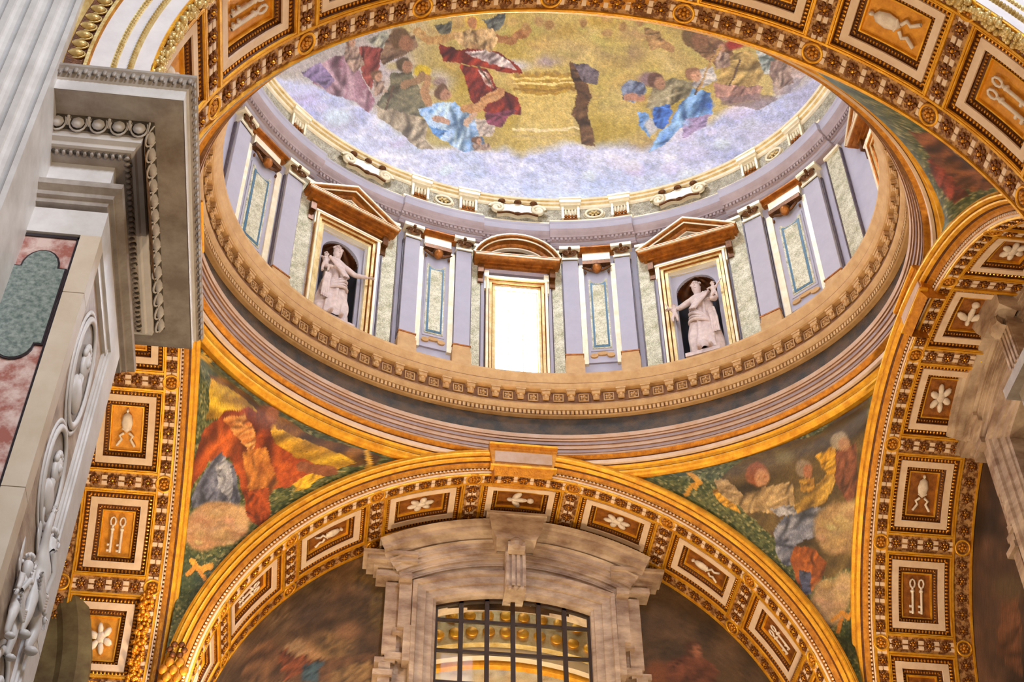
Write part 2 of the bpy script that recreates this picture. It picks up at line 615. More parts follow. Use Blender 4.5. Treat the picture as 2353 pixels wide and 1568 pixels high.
pc.puffs(150, (640, 150, 1900, 450, lambda a, b: b > np.interp(a, [600, 720, 850, 1000, 1200, 1330, 1480, 1600, 1700, 1780, 1860, 1950], [160, 185, 245, 330, 345, 328, 322, 278, 242, 224, 180, 110])), 12, 44, (222, 226, 246), (170, 172, 208), 4)
pc.puffs(90, (900, 30, 1600, 320, lambda a, b: True), 12, 40, (206, 182, 104), (160, 134, 84), 6)
# left group
pc.poly([(715, 160), (770, 128), (812, 124), (830, 170), (862, 236), (850, 262), (812, 232), (760, 215), (720, 190)], (190, 160, 170), (140, 90, 110), 0.2, 20)
pc.poly([(690, 165), (735, 145), (770, 185), (750, 205)], (128, 104, 150), (150, 130, 170))
pc.poly([(825, 108), (880, 112), (872, 150), (850, 205), (832, 170)], (176, 92, 76), (120, 50, 52), 0.25, 15)
pc.poly([(838, 92), (890, 70), (905, 100), (880, 118)], (190, 186, 160), (150, 150, 140))
pc.person(925, 95, 24, (150, 104, 76), (104, 78, 50), (140, 112, 88), (110, 84, 66), [(895, 78), (950, 80), (960, 108), (925, 128), (880, 150), (872, 130)])
pc.person(930, 152, 17, (160, 118, 92), (84, 70, 52), (128, 122, 98), (92, 88, 72), [(900, 170), (945, 165), (965, 205), (990, 240), (985, 275), (940, 262), (880, 254), (866, 240), (892, 205)])
pc.poly([(866, 245), (930, 258), (985, 280), (975, 320), (1000, 345), (960, 342), (912, 300), (870, 270)], (190, 174, 150), (140, 124, 104), 0.2, 30)
pc.blob(972, 165, 22, 17, (206, 178, 50), soft=0.2)
pc.line([(925, 195), (958, 188), (972, 175)], 9, (150, 118, 88))
pc.line([(985, 180), (975, 215), (985, 235)], 9, (176, 136, 100))
pc.blob(1010, 190, 22, 14, (150, 128, 124), soft=0.6)
pc.person(1020, 216, 17, (178, 134, 110), (108, 82, 66), (120, 168, 226), (206, 226, 246), [(1000, 236), (1045, 235), (1082, 262), (1100, 292), (1116, 338), (1060, 350), (1018, 322), (985, 290), (962, 252)], 20)
pc.poly([(985, 290), (1030, 300), (1010, 318)], (70, 120, 190), (110, 160, 220))
pc.line([(1000, 272), (1030, 278)], 7, (190, 150, 130))
pc.line([(1072, 286), (1088, 262)], 8, (196, 164, 140))
pc.poly([(1090, 270), (1140, 280), (1130, 310), (1100, 312)], (220, 206, 190), (190, 170, 160))
# flying figure
pc.poly([(998, 58), (1040, 50), (1035, 78), (1010, 78)], (112, 110, 90), (84, 84, 76))
pc.poly([(1110, 45), (1160, 32), (1150, 70), (1125, 72)], (110, 112, 104), (84, 88, 86))
pc.line([(955, 72), (985, 92), (1020, 90), (1050, 82)], 9, (200, 164, 108), (170, 126, 70))
pc.line([(1130, 84), (1172, 96), (1200, 76), (1216, 68)], 9, (182, 130, 80), (140, 90, 50))
pc.poly([(1042, 74), (1130, 62), (1142, 88), (1132, 118), (1076, 118), (1050, 95)], (214, 182, 132), (186, 146, 96), 0.1, 10)
pc.blob(1086, 50, 24, 20, (214, 180, 70), soft=0.4)
pc.blob(1085, 52, 14, 16, (170, 116, 74), soft=0.2)
pc.poly([(1012, 100), (1050, 112), (1100, 112), (1150, 124), (1190, 150), (1204, 166), (1160, 168), (1110, 152), (1060, 146), (1018, 142)], (156, 56, 36), (110, 34, 28), 0.18, 40)
pc.poly([(1062, 118), (1120, 116), (1165, 136), (1188, 158), (1140, 150), (1100, 138)], (226, 216, 210), (160, 130, 130), 0.2, 50)
pc.poly([(1058, 148), (1118, 156), (1140, 196), (1188, 226), (1204, 268), (1160, 258), (1120, 262), (1086, 236), (1072, 196)], (164, 60, 38), (96, 40, 48), 0.16, 30)
pc.poly([(1096, 156), (1120, 170), (1136, 205), (1110, 195)], (224, 214, 214), (170, 110, 90))
pc.line([(1150, 212), (1118, 232), (1096, 248), (1068, 248)], 10, (206, 160, 112), (170, 120, 76))
pc.poly([(1116, 262), (1190, 250), (1150, 290), (1120, 285)], (150, 80, 104), (120, 60, 80))
# golden basin and pillar
pc.poly([(1178, 168), (1330, 166), (1322, 190), (1300, 218), (1204, 218), (1186, 192)], (190, 156, 62), (160, 122, 44), 0.35, 90, 0.99)
pc.poly([(1202, 218), (1306, 218), (1322, 318), (1188, 322)], (212, 188, 116), (200, 172, 96), 0.05, 0, 0.99)
for yy, c_ in ((178, (224, 200, 120)), (190, (236, 214, 140)), (204, (150, 116, 50)), (216, (214, 190, 110)), (296, (230, 212, 160)), (310, (196, 170, 110))):
    pc.line([(1180, yy), (1250, yy + 4), (1330, yy)], 2.6, c_)
for xx in range(1190, 1325, 22):
    pc.blob(xx, 168, 9, 6, (160, 130, 70), soft=0.5)
pc.poly([(1306, 140), (1330, 152), (1346, 190), (1358, 224), (1350, 262), (1362, 300), (1370, 334), (1338, 330), (1330, 292), (1314, 262), (1322, 210)], (120, 88, 58), (84, 58, 40), 0.3, 80)
pc.poly([(1318, 146), (1350, 148), (1378, 164), (1372, 196), (1340, 190)], (120, 108, 116), (96, 86, 96))
# cherubs in the upper cloud
for cx_, cy_ in ((1240, 50), (1262, 56), (1430, 62), (1395, 75), (1470, 50), (1340, 52), (1210, 62)):
    pc.blob(cx_, cy_, 13, 13, (150, 112, 64), (186, 150, 96), soft=0.4)
pc.line([(1495, 92), (1520, 100), (1540, 112)], 9, (176, 134, 88))
pc.poly([(1480, 60), (1515, 70), (1525, 108), (1500, 120), (1485, 90)], (150, 116, 70), (190, 150, 100))
# right group
pc.blob(1490, 182, 34, 22, (142, 116, 118), soft=0.5)
pc.poly([(1424, 200), (1445, 182), (1478, 188), (1486, 212), (1458, 236), (1430, 232)], (136, 150, 176), (96, 104, 134), 0.3, 30)
pc.line([(1440, 226), (1475, 222)], 8, (186, 136, 112))
pc.person(1512, 190, 18, (176, 132, 104), (104, 76, 66), (170, 160, 130), (134, 122, 92), [(1500, 205), (1545, 176), (1600, 190), (1596, 214), (1540, 246), (1510, 262), (1484, 246)], 30)
pc.poly([(1464, 256), (1490, 262), (1500, 290), (1492, 316), (1474, 300)], (96, 146, 216), (140, 180, 230))
pc.blob(1498, 290, 18, 20, (196, 196, 200), soft=0.3)
pc.poly([(1502, 250), (1540, 240), (1545, 262), (1520, 300), (1500, 290)], (80, 130, 210), (60, 100, 190))
pc.poly([(1596, 200), (1632, 212), (1638, 262), (1600, 276), (1562, 300), (1530, 334), (1490, 350), (1508, 318), (1548, 268), (1572, 232)], (84, 136, 222), (150, 190, 240), 0.2, 40)
pc.poly([(1575, 275), (1635, 262), (1620, 290), (1570, 320)], (170, 150, 190), (150, 130, 176))
pc.person(1594, 172, 15, (206, 156, 124), (150, 110, 84), (214, 206, 196), (170, 166, 170), [(1605, 160), (1640, 150), (1650, 186), (1610, 200), (1590, 195)])
pc.person(1600, 88, 26, (140, 98, 66), (112, 86, 52), (150, 112, 76), (120, 86, 60), [(1570, 100), (1625, 78), (1680, 100), (1690, 135), (1650, 150), (1610, 125)])
pc.blob(1690, 100, 26, 16, (156, 46, 38), soft=0.4)
pc.poly([(1672, 130), (1722, 116), (1760, 160), (1740, 196), (1680, 204), (1640, 200)], (200, 170, 106), (150, 118, 64), 0.18, 60)
pc.poly([(1640, 190), (1700, 200), (1752, 198), (1745, 230), (1680, 236), (1642, 222)], (196, 150, 130), (150, 110, 104), 0.18, 15)
pc.poly([(1736, 110), (1790, 130), (1782, 175), (1754, 170)], (150, 166, 156), (190, 190, 186))
pc.poly([(1775, 180), (1830, 150), (1850, 170), (1820, 215), (1780, 222)], (200, 176, 160), (160, 130, 110))
pc.poly([(1650, 222), (1760, 216), (1790, 226), (1740, 250), (1660, 240)], (120, 96, 96), (150, 124, 124), a=0.7)
pc.blob(1850, 215, 80, 60, (170, 170, 200), soft=0.8, a=0.8)
pc.blob(1765, 300, 120, 50, (188, 186, 216), soft=0.8, a=0.6)
for (hx, hy, s_, pts_) in ((806, 96, 12, [(790, 106), (822, 104), (836, 150), (812, 168), (792, 140)]), (1790, 128, 13, [(1770, 138), (1812, 138), (1826, 190), (1790, 205), (1764, 170)]),
                        (1655, 108, 12, [(1640, 118), (1674, 118), (1680, 150), (1648, 158)]), (1096, 322, 10, [(1084, 330), (1122, 326), (1128, 346), (1090, 350)]), (868, 176, 12, [(856, 186), (884, 186), (890, 214), (858, 220)])):
    pc.person(hx, hy, s_, (186, 140, 112), (112, 82, 62), (186, 160, 140), (128, 100, 92), pts_, 30)
for pts_ in ([(1640, 130), (1610, 190), (1596, 215)], [(1700, 140), (1680, 196)], [(900, 200), (886, 250)], [(1096, 150), (1130, 200)]):
    pc.line(pts_, 2.2, (96, 74, 60))
pc.line([(1655, 110), (1630, 150), (1605, 205)], 2.6, (190, 150, 90))
for xx, yy, r_, c_ in ((1446, 190, 10, (170, 180, 200)), (1470, 214, 9, (90, 96, 124)), (1630, 240, 14, (60, 100, 196)), (1580, 285, 14, (176, 206, 246)), (1030, 262, 12, (200, 222, 246)), (990, 255, 10, (90, 140, 210)), (1078, 90, 12, (232, 200, 150)), (1112, 84, 10, (226, 192, 142)), (1090, 106, 9, (170, 124, 80))):
    pc.blob(xx, yy, r_, r_ * 0.8, c_, soft=0.7, a=0.8)
ceil = painted('ceiling', PD, pc.colors(0.92), 'paint')
tag(ceil, 'oval dome ceiling covered by a cloud and figure mosaic', None, None, 'structure')

# glazed lantern opening at the top of the dome
lan = thing('window_6', None, None, (0, 0, ZD + HD * 0.985))
tag(lan, 'glazed lantern opening at the top of the dome', None, None, 'structure')
th = np.linspace(0, 2 * PI, 33)[:-1]
ra = RD * math.cos(R_(81))
MB().prism([(ra * math.cos(a), EE * ra * math.sin(a)) for a in th], 0.25, 0.27).build('pane', 'daylight', lan)
MB().tube([(ra * 1.02 * math.cos(a), EE * ra * 1.02 * math.sin(a), 0.02) for a in th], 0.09, 8, 0, True).build('gilt_ring', 'gold', lan, True)
mbl = MB()
mbl.grid(np.stack([np.c_[ra * np.cos(th), EE * ra * np.sin(th), 0 * th], np.c_[ra * np.cos(th), EE * ra * np.sin(th), 0 * th + 0.27]], 1), 0, cu=True)
mbl.build('reveal', 'white', lan)

# ---------------------------------------------------------------- drum wall, closed by ring pieces
OPEN = [(56.2, 4.6), (124.0, 4.6), (90.0, 3.7), (0.0, 5.6), (180.0, 5.6), (270.0, 3.7), (360.0, 5.6)]


def in_open(t):
    return any(abs(t - c) < w_ for c, w_ in OPEN)


mb = MB()
ts = np.array(sorted(set(np.round(np.concatenate([np.linspace(0, 360, 181), [c + s * w_ for c, w_ in OPEN for s in (-1, 1)]]), 4))))
for t0, t1 in zip(ts[:-1], ts[1:]):
    hole = in_open(0.5 * (t0 + t1))
    for z0, z1 in (((21.9, 22.6), (25.6, 27.1)) if hole else ((21.9, 27.1),)):
        a = np.radians([t0, t1])
        P = np.stack([ov(6.97, a, z0), ov(6.97, a, z1)], 1)
        mb.grid(P)
tag(mb.build('wall_drum', 'lilac', smooth=True), 'lilac plaster wall of the oval drum', None, None, 'structure')

# ---------------------------------------------------------------- lower ring cornice under the drum
ring = thing('ring_cornice', 'great oval tan stucco cornice ring carrying the drum', 'cornice', (0, 0, 19.3))


def local(o_list, z):
    pass


def ringpart(name, prof, mats, idx=None, smooth=False, parent=ring, z0=19.3, res=False, n=240):
    mb = revolve([(r, z - z0) for r, z in prof], idx, tsamples(n, res), None, res)
    return mb.build(name, mats, parent, smooth)


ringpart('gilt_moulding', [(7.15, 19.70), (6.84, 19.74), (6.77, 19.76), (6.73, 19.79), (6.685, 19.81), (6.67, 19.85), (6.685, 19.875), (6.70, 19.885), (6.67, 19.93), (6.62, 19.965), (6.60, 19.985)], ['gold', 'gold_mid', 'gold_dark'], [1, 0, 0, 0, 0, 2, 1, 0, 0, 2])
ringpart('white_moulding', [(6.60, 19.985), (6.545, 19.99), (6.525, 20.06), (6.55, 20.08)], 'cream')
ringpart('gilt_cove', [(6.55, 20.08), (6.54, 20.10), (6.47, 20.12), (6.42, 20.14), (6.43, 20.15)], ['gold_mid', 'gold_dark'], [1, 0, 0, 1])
ringpart('architrave', [(6.43, 20.15), (6.425, 20.19), (6.405, 20.193), (6.40, 20.26), (6.37, 20.265), (6.365, 20.345), (6.335, 20.35), (6.33, 20.42), (6.30, 20.425), (6.29, 20.46), (6.265, 20.47), (6.25, 20.56), (6.42, 20.58)], ['tan_pink', 'tan_shade', 'lilac_dark'], [0, 1, 2, 1, 0, 1, 2, 1, 0, 1, 0, 0])  # dark stucco on the downward ledges draws their shade as lines
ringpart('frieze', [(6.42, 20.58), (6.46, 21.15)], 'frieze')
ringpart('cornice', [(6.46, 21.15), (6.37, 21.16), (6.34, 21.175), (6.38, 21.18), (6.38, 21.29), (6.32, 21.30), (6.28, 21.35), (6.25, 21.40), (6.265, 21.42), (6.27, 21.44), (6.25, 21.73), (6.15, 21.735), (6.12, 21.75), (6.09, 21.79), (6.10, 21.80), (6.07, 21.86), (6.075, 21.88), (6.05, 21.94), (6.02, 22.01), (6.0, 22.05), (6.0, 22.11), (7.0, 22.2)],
         ['tan', 'tan_shade'], [0, 0, 1, 1, 0, 0, 0, 1, 0, 1, 0, 0, 0, 1, 0, 1, 0, 0, 0, 0, 0])
# dentils (hundreds of tiny blocks): one part
mb = MB()
for k in range(450):
    t = 2 * PI * (k + 0.5) / 450
    w2 = 2 * PI / 450 * 0.29
    a = np.array([t - w2, t + w2])
    o0, o1 = ov(6.325, a, 1.885), ov(6.38, a, 1.885)
    u0, u1 = ov(6.325, a, 1.985), ov(6.38, a, 1.985)
    mb.add([o0[0], o0[1], u0[1], u0[0], o1[0], o1[1], u1[1], u1[0]], [(0, 1, 2, 3), (0, 1, 5, 4), (1, 2, 6, 5), (0, 3, 7, 4)])
tag(mb.build('dentil_course', 'tan', ring), None, None, None, 'stuff')
# modillion brackets, each with a scroll and leaf
mb = MB()
mb.box(-0.10, 0.10, -0.115, 0.02, 0.0, 0.045)
mb.box(-0.085, 0.085, -0.10, 0.02, -0.05, 0.0)
mb.tube([(-0.08, -0.085, -0.07), (0.08, -0.085, -0.07)], 0.035, 6)
mb.box(-0.065, 0.065, -0.06, 0.02, -0.16, -0.05)
mb.tube([(-0.06, -0.03, -0.17), (0.06, -0.03, -0.17)], 0.03, 6)
mb.ell([(0, -0.075, -0.12), (0, -0.05, -0.15)], (0.04, 0.03, 0.05), 6, 4)
modm = mb.build('modillion', 'tan', ring)
mb = MB()
th = np.linspace(0, 2 * PI, 5, endpoint=False)
mb.ell([(0.05 * math.cos(a), 0, 0.05 * math.sin(a)) for a in th], (0.03, 0.03, 0.03), 5, 4)
mb.ell([(0, -0.02, 0)], (0.025, 0.03, 0.025), 5, 4)
mb.box(-0.105, 0.105, -0.02, 0.0, -0.105, -0.085)
mb.box(-0.105, 0.105, -0.02, 0.0, 0.085, 0.105)
mb.box(-0.105, -0.085, -0.02, 0.0, -0.1, 0.1)
mb.box(0.085, 0.105, -0.02, 0.0, -0.1, 0.1)
rosm = mb.build('soffit_rosette', 'tan', ring)
for k in range(76):
    for half, src in ((0, modm), (0.5, rosm)):
        tdeg = 90 + 360 * (k + half) / 76
        (x, y), rz = frame_at(tdeg, 6.255)
        o = src if k == 0 else src.copy()
        if k:
            COL.objects.link(o)
            o.parent = ring
        o.location = (x, y, (21.69 if half == 0 else 21.58) - 19.3)
        o.rotation_euler = (0, 0, rz)

# ---------------------------------------------------------------- drum entablature and attic
ent = thing('drum_entablature', 'lilac stucco entablature ring above the drum pilasters', 'entablature', (0, 0, 26.25))


def entp(name, prof, mats, idx=None, res=True):
    return ringpart(name, prof, mats, idx, False, ent, 26.25, res)


entp('architrave', [(7.05, 26.82), (6.88, 26.83), (6.88, 26.88), (6.84, 26.885), (6.84, 26.93), (6.80, 26.94), (6.79, 26.96), (6.84, 26.97)], ['lilac_dark', 'lilac'], [0, 0, 1, 0, 1, 0, 0])
entp('soffit', [(6.84, 26.97), (6.76, 26.98), (6.76, 27.07), (6.70, 27.08), (6.69, 27.12), (6.64, 27.18), (6.62, 27.22)], 'lilac_dark')
entp('corona', [(6.62, 27.22), (6.61, 27.26), (6.605, 27.29), (6.60, 27.46), (6.57, 27.49), (6.56, 27.52), (6.78, 27.56)], ['lilac_dark', 'lilac'], [0, 0, 1, 1, 1, 0])
mb = MB()
for k in range(420):
    td = 360 * (k + 0.5) / 420
    d = float(ressaut(td))
    a = np.radians([td - 0.25, td + 0.25])
    f0, f1 = ov(6.71 + d, a, 0.74), ov(6.76 + d, a, 0.74)
    g0, g1 = ov(6.71 + d, a, 0.82), ov(6.76 + d, a, 0.82)
    mb.add([f0[0], f0[1], g0[1], g0[0], f1[0], f1[1], g1[1], g1[0]], [(0, 1, 2, 3), (0, 1, 5, 4), (1, 2, 6, 5), (0, 3, 7, 4)])
tag(mb.build('dentil_course', 'lilac_dark', ent), None, None, None, 'stuff')
att = thing('gilt_attic_band', 'pale gilt attic band at the foot of the dome mosaic', 'moulding', (0, 0, 27.1))


def attp(name, prof, mats, idx=None, res=False):
    return ringpart(name, prof, mats, idx, False, att, 27.1, res)


attp('plinth', [(6.78, 27.55), (6.77, 27.65), (6.73, 27.67), (6.72, 27.72), (6.74, 27.74)], ['gold_white', 'gold_pale'], [0, 0, 0, 1], True)
attp('mosaic_face', [(6.74, 27.73), (6.67, 28.14)], 'attic_mosaic')
attp('crown_moulding', [(6.67, 28.14), (6.62, 28.16), (6.60, 28.21), (6.62, 28.22), (6.56, 28.26), (6.535, 28.30), (6.49, 28.32), (6.465, 28.37), (6.50, 28.39)], ['gold_white', 'gold_pale', 'gold_brown'], [0, 0, 2, 1, 0, 1, 0, 2])

# ---------------------------------------------------------------- pendentives with their pictures
LEAF, LEAF2 = (92, 98, 56), (48, 62, 34)


def pendentive(sx, sy, nu, nv):
    zt = 19.74
    zz = ZS - 0.2 + (zt - ZS + 0.2) * np.linspace(0, 1, nv)
    U = np.linspace(0, 1, nu)
    P = np.zeros((nu, nv, 3))
    for j, z in enumerate(zz):
        w2 = np.clip((z - 18.3) / 1.35, 0, 1) ** 1.5
        dz = max(0.0, z - ZS)
        p1 = np.array([math.sqrt(max(FO ** 2 - dz ** 2, 0.01)), (YO + 0.02) / EE])
        p2 = np.array([XO + 0.02, math.sqrt(max(RO ** 2 - dz ** 2, 0.01)) / EE])
        if p2[1] > p1[1]:
            p2[1] = p1[1]
        p1[0] = min(p1[0], XO + 0.02)
        a1, a2 = math.atan2(p1[1], p1[0]), math.atan2(p2[1], p2[0])
        r1, r2 = np.hypot(*p1), np.hypot(*p2)
        A = a1 + (a2 - a1) * U
        rr = r1 + (r2 - r1) * U
        bump = np.clip(9 * U * (1 - U), 0, 1)
        rr = rr + w2 * bump * (6.86 - rr)
        P[:, j, 0] = sx * rr * np.cos(A)
        P[:, j, 1] = sy * EE * rr * np.sin(A)
        P[:, j, 2] = z
    if sx * sy < 0:
        P = P[::-1]
    return P


def leafy(pc, seed):
    x, y = pc.x, pc.y
    n = vnoise(x / 7, y / 5, seed, 2)
    w = np.clip((n - 0.42) * 5, 0, 1)[:, None]
    pc.c = np.array(LEAF2) * (1 - w) + np.array(LEAF) * w
    w2 = np.clip((vnoise(x / 5 + 9, y / 4, seed + 3, 2) - 0.62) * 8, 0, 1)[:, None]
    pc.c = pc.c * (1 - w2) + np.array([150, 142, 92]) * w2


# left far pendentive: a red robed figure on a cloud, laurel border
P = pendentive(-1, 1, 230, 230)
pc = Picture(P, LEAF, 5, 3)
leafy(pc, 3)
pc.poly([(478, 862), (520, 872), (620, 945), (720, 1000), (880, 1052), (858, 1075), (800, 1070), (700, 1030), (600, 960), (500, 900)], (140, 92, 30), (104, 64, 22))
pc.poly([(486, 870), (540, 900), (640, 985), (720, 1020), (822, 1062), (760, 1082), (700, 1125), (668, 1112), (600, 1020), (520, 960), (474, 965)], (236, 184, 44), (214, 154, 26), 0.05)
pc.poly([(700, 1090), (740, 1078), (712, 1120), (676, 1126)], (240, 190, 48), (214, 154, 26))
pc.line([(640, 1000), (700, 1040), (800, 1062), (860, 1060)], 0.1, (90, 70, 30))
pc.poly([(430, 1150), (445, 1060), (470, 990), (520, 946), (570, 936), (610, 960), (632, 1020), (680, 1050), (722, 1066), (716, 1086), (664, 1118), (622, 1130), (600, 1210), (572, 1196), (556, 1120), (528, 1050), (480, 1060), (440, 1120)], (198, 94, 30), (138, 52, 18), 0.12, 20)
pc.poly([(510, 962), (560, 950), (590, 990), (580, 1050), (548, 1010)], (222, 168, 96), (190, 100, 40), 0.2, 60)
pc.poly([(556, 1040), (610, 1030), (640, 1110), (600, 1180), (570, 1120)], (196, 128, 52), (156, 84, 30), 0.16, 10)
pc.poly([(440, 1140), (470, 1080), (508, 1036), (540, 1078), (552, 1140), (548, 1180), (500, 1168), (440, 1166)], (128, 132, 152), (78, 84, 108), 0.14, 15)
pc.poly([(492, 1070), (520, 1050), (536, 1100), (530, 1160), (505, 1120)], (176, 178, 186), (140, 144, 160))
pc.blob(612, 958, 30, 34, (120, 64, 34), soft=0.3)
pc.blob(626, 952, 17, 24, (166, 100, 60), soft=0.3)
pc.line([(690, 1072), (740, 1080), (764, 1082)], 12, (150, 92, 60), (116, 66, 40))
pc.blob(500, 1205, 72, 56, (186, 146, 102), (150, 116, 80), soft=0.12)
pc.blob(465, 1230, 48, 44, (176, 132, 92), soft=0.3)
pc.blob(545, 1190, 40, 36, (196, 158, 112), soft=0.4)
pc.puffs(26, (430, 1160, 560, 1260, lambda a, b: ((a - 495) / 62) ** 2 + ((b - 1212) / 46) ** 2 < 1), 10, 26, (206, 170, 128), (134, 100, 68), 3)
pc.poly([(600, 1215), (566, 1180), (556, 1130), (620, 1120), (622, 1180)], (170, 76, 24), (130, 52, 16), 0.2, 0)
pc.blob(440, 1340, 60, 80, (36, 56, 40), (52, 66, 44), soft=0.6, a=0.6)
pc.line([(440, 1290), (462, 1310), (486, 1302)], 6, (214, 156, 56))
pc.line([(430, 1320), (450, 1300), (470, 1330)], 5, (200, 136, 46))
pc.line([(470, 812), (490, 800), (496, 820), (478, 832), (462, 818)], 5, (226, 176, 60))
pc.line([(840, 1040), (850, 1068), (840, 1088)], 5, (216, 166, 60))
pl = painted('pendentive', P, pc.colors(1.0), 'paint')
tag(pl, 'pendentive mosaic of a red robed figure seated on a cloud, left of the far arch', 'pendentive', None)

# right far pendentive
P = pendentive(1, 1, 230, 230)
pc = Picture(P, LEAF, 5, 8)
leafy(pc, 13)
pc.poly([(1640, 1110), (1700, 1060), (1800, 1020), (1880, 1000), (1960, 930), (1996, 900), (1980, 1200), (1960, 1300), (1900, 1330), (1800, 1260), (1740, 1200)], (104, 84, 44), (76, 60, 34))
pc.poly([(1872, 1048), (1918, 1022), (1925, 1050), (1930, 1086), (1906, 1098)], (232, 176, 48), (208, 146, 34))
pc.poly([(1636, 1128), (1660, 1122), (1690, 1160), (1700, 1180), (1660, 1160)], (220, 164, 44), (190, 130, 34))
pc.poly([(1640, 1100), (1668, 1100), (1710, 1140), (1690, 1160), (1660, 1140)], (178, 150, 106), (140, 112, 76))
pc.person(1745, 1094, 26, (190, 136, 92), (146, 84, 44), (196, 166, 116), (146, 116, 76), [(1690, 1150), (1730, 1128), (1790, 1112), (1822, 1110), (1826, 1160), (1790, 1182), (1710, 1176)], 40)
pc.blob(1800, 1050, 30, 26, (128, 112, 66), soft=0.6)
pc.poly([(1790, 1190), (1840, 1150), (1900, 1090), (1922, 1096), (1900, 1150), (1860, 1176), (1810, 1200)], (206, 164, 66), (150, 110, 44), 0.16, 40)
pc.person(1852, 1080, 19, (170, 108, 72), (146, 126, 100), (196, 150, 60), (150, 104, 40), [(1836, 1100), (1870, 1098), (1870, 1130), (1840, 1130)])
pc.person(1934, 1018, 20, (176, 130, 90), (166, 146, 112), (142, 84, 56), (110, 60, 42), [(1920, 1040), (1968, 1020), (1975, 1130), (1950, 1160), (1918, 1110)], 20)
pc.poly([(1768, 1170), (1820, 1160), (1830, 1180), (1790, 1186)], (140, 140, 150), (170, 170, 176))
pc.poly([(1776, 1220), (1800, 1190), (1850, 1170), (1900, 1164), (1918, 1196), (1880, 1232), (1830, 1250), (1818, 1300), (1800, 1296), (1780, 1262)], (150, 152, 164), (72, 80, 104), 0.12, 50)
pc.poly([(1826, 1254), (1870, 1262), (1900, 1290), (1886, 1340), (1850, 1370), (1830, 1330), (1818, 1290)], (176, 96, 34), (126, 64, 26), 0.2, 40)
pc.poly([(1836, 1310), (1862, 1316), (1862, 1366), (1842, 1360)], (84, 90, 116), (60, 66, 90))
pc.blob(1925, 1215, 62, 66, (182, 148, 100), (150, 120, 80), soft=0.2)
pc.blob(1960, 1180, 40, 36, (196, 166, 116), soft=0.4)
pc.blob(1905, 1385, 50, 60, (176, 146, 104), (146, 118, 84), soft=0.25)
pc.blob(1940, 1350, 34, 44, (186, 156, 110), soft=0.4)
pc.puffs(30, (1870, 1160, 1980, 1300, lambda a, b: ((a - 1930) / 50) ** 2 + ((b - 1220) / 56) ** 2 < 1), 10, 26, (204, 174, 124), (136, 108, 72), 5)
pc.puffs(22, (1860, 1330, 1950, 1440, lambda a, b: ((a - 1905) / 40) ** 2 + ((b - 1385) / 48) ** 2 < 1), 9, 22, (196, 166, 122), (130, 104, 72), 6)
pc.blob(1960, 1470, 44, 60, (28, 42, 26), soft=0.6, a=0.7)
pc.line([(1915, 1425), (1935, 1408), (1950, 1420), (1958, 1408)], 5, (190, 130, 44))
pc.line([(1925, 1450), (1935, 1425)], 4, (176, 110, 36))
pc.line([(1585, 1090), (1605, 1108), (1600, 1120)], 6, (206, 150, 50))
pc.line([(1575, 1136), (1590, 1116), (1610, 1112)], 5, (196, 140, 44))
pr_ = painted('pendentive', P, pc.colors(0.95), 'paint')
tag(pr_, 'pendentive mosaic of seated elder with angels, right of the far arch', 'pendentive', None)

# near right pendentive (a sliver shows between ring and near arch), near left one
for sx, lb in ((1, 'pendentive mosaic in brown and green beside the near arch, upper right'), (-1, 'near left pendentive mosaic mostly hidden behind the near arch')):
    P = pendentive(sx, -1, 110, 110)
    pc = Picture(P, LEAF, 6, 17)
    leafy(pc, 23)
    pc.poly([(2090, 300), (2160, 310), (2260, 400), (2290, 430), (2230, 440), (2160, 400), (2120, 340)], (134, 78, 40), (90, 50, 26), 0.1, 60)
    pc.poly([(2150, 300), (2200, 330), (2240, 370), (2200, 360)], (176, 136, 100), (150, 110, 76))
    pc.poly([(2130, 360), (2190, 410), (2230, 450), (2190, 470), (2150, 420)], (150, 60, 36), (104, 46, 26), 0.15, 30)
    o = painted('pendentive', P, pc.colors(0.95), 'paint')
    tag(o, lb, 'pendentive')


# ---------------------------------------------------------------- lunette walls
def lunette(name, origin, rz, R, hole, pic, m='paint_matt', label=None):
    """half-round wall; local x across, z up; hole = (x0, x1, z1)"""
    n = 150
    X = np.linspace(-R, R, n)
    o_ = []
    c, s = math.cos(rz), math.sin(rz)
    Z = np.linspace(0, 1, n)
    XX, ZZ = np.meshgrid(X, Z, indexing='ij')
    top = np.sqrt(np.maximum(R * R - XX ** 2, 0))
    LZ = -3.5 + ZZ * (top + 3.5)
    W = np.stack([origin[0] + c * XX, origin[1] + s * XX, origin[2] + LZ], -1)
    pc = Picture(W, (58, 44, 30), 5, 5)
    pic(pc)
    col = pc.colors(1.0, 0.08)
    keep = ~((XX > hole[0]) & (XX < hole[1]) & (LZ < hole[2]))
    mb = MB()
    I = np.arange(n * n).reshape(n, n)
    k = keep[:-1, :-1] | keep[1:, :-1] | keep[1:, 1:] | keep[:-1, 1:]
    F = np.stack([I[:-1, :-1], I[1:, :-1], I[1:, 1:], I[:-1, 1:]], -1)[k]
    mb.add(W, F)
    o = mb.build(name, m, smooth=True)
    at = o.data.color_attributes.new('Col', 'FLOAT_COLOR', 'POINT')
    c4 = np.ones((n * n, 4))
    c4[:, :3] = np.clip(col, 0, 1)
    at.data.foreach_set('color', c4.ravel())
    return tag(o, label, None, None, 'structure')


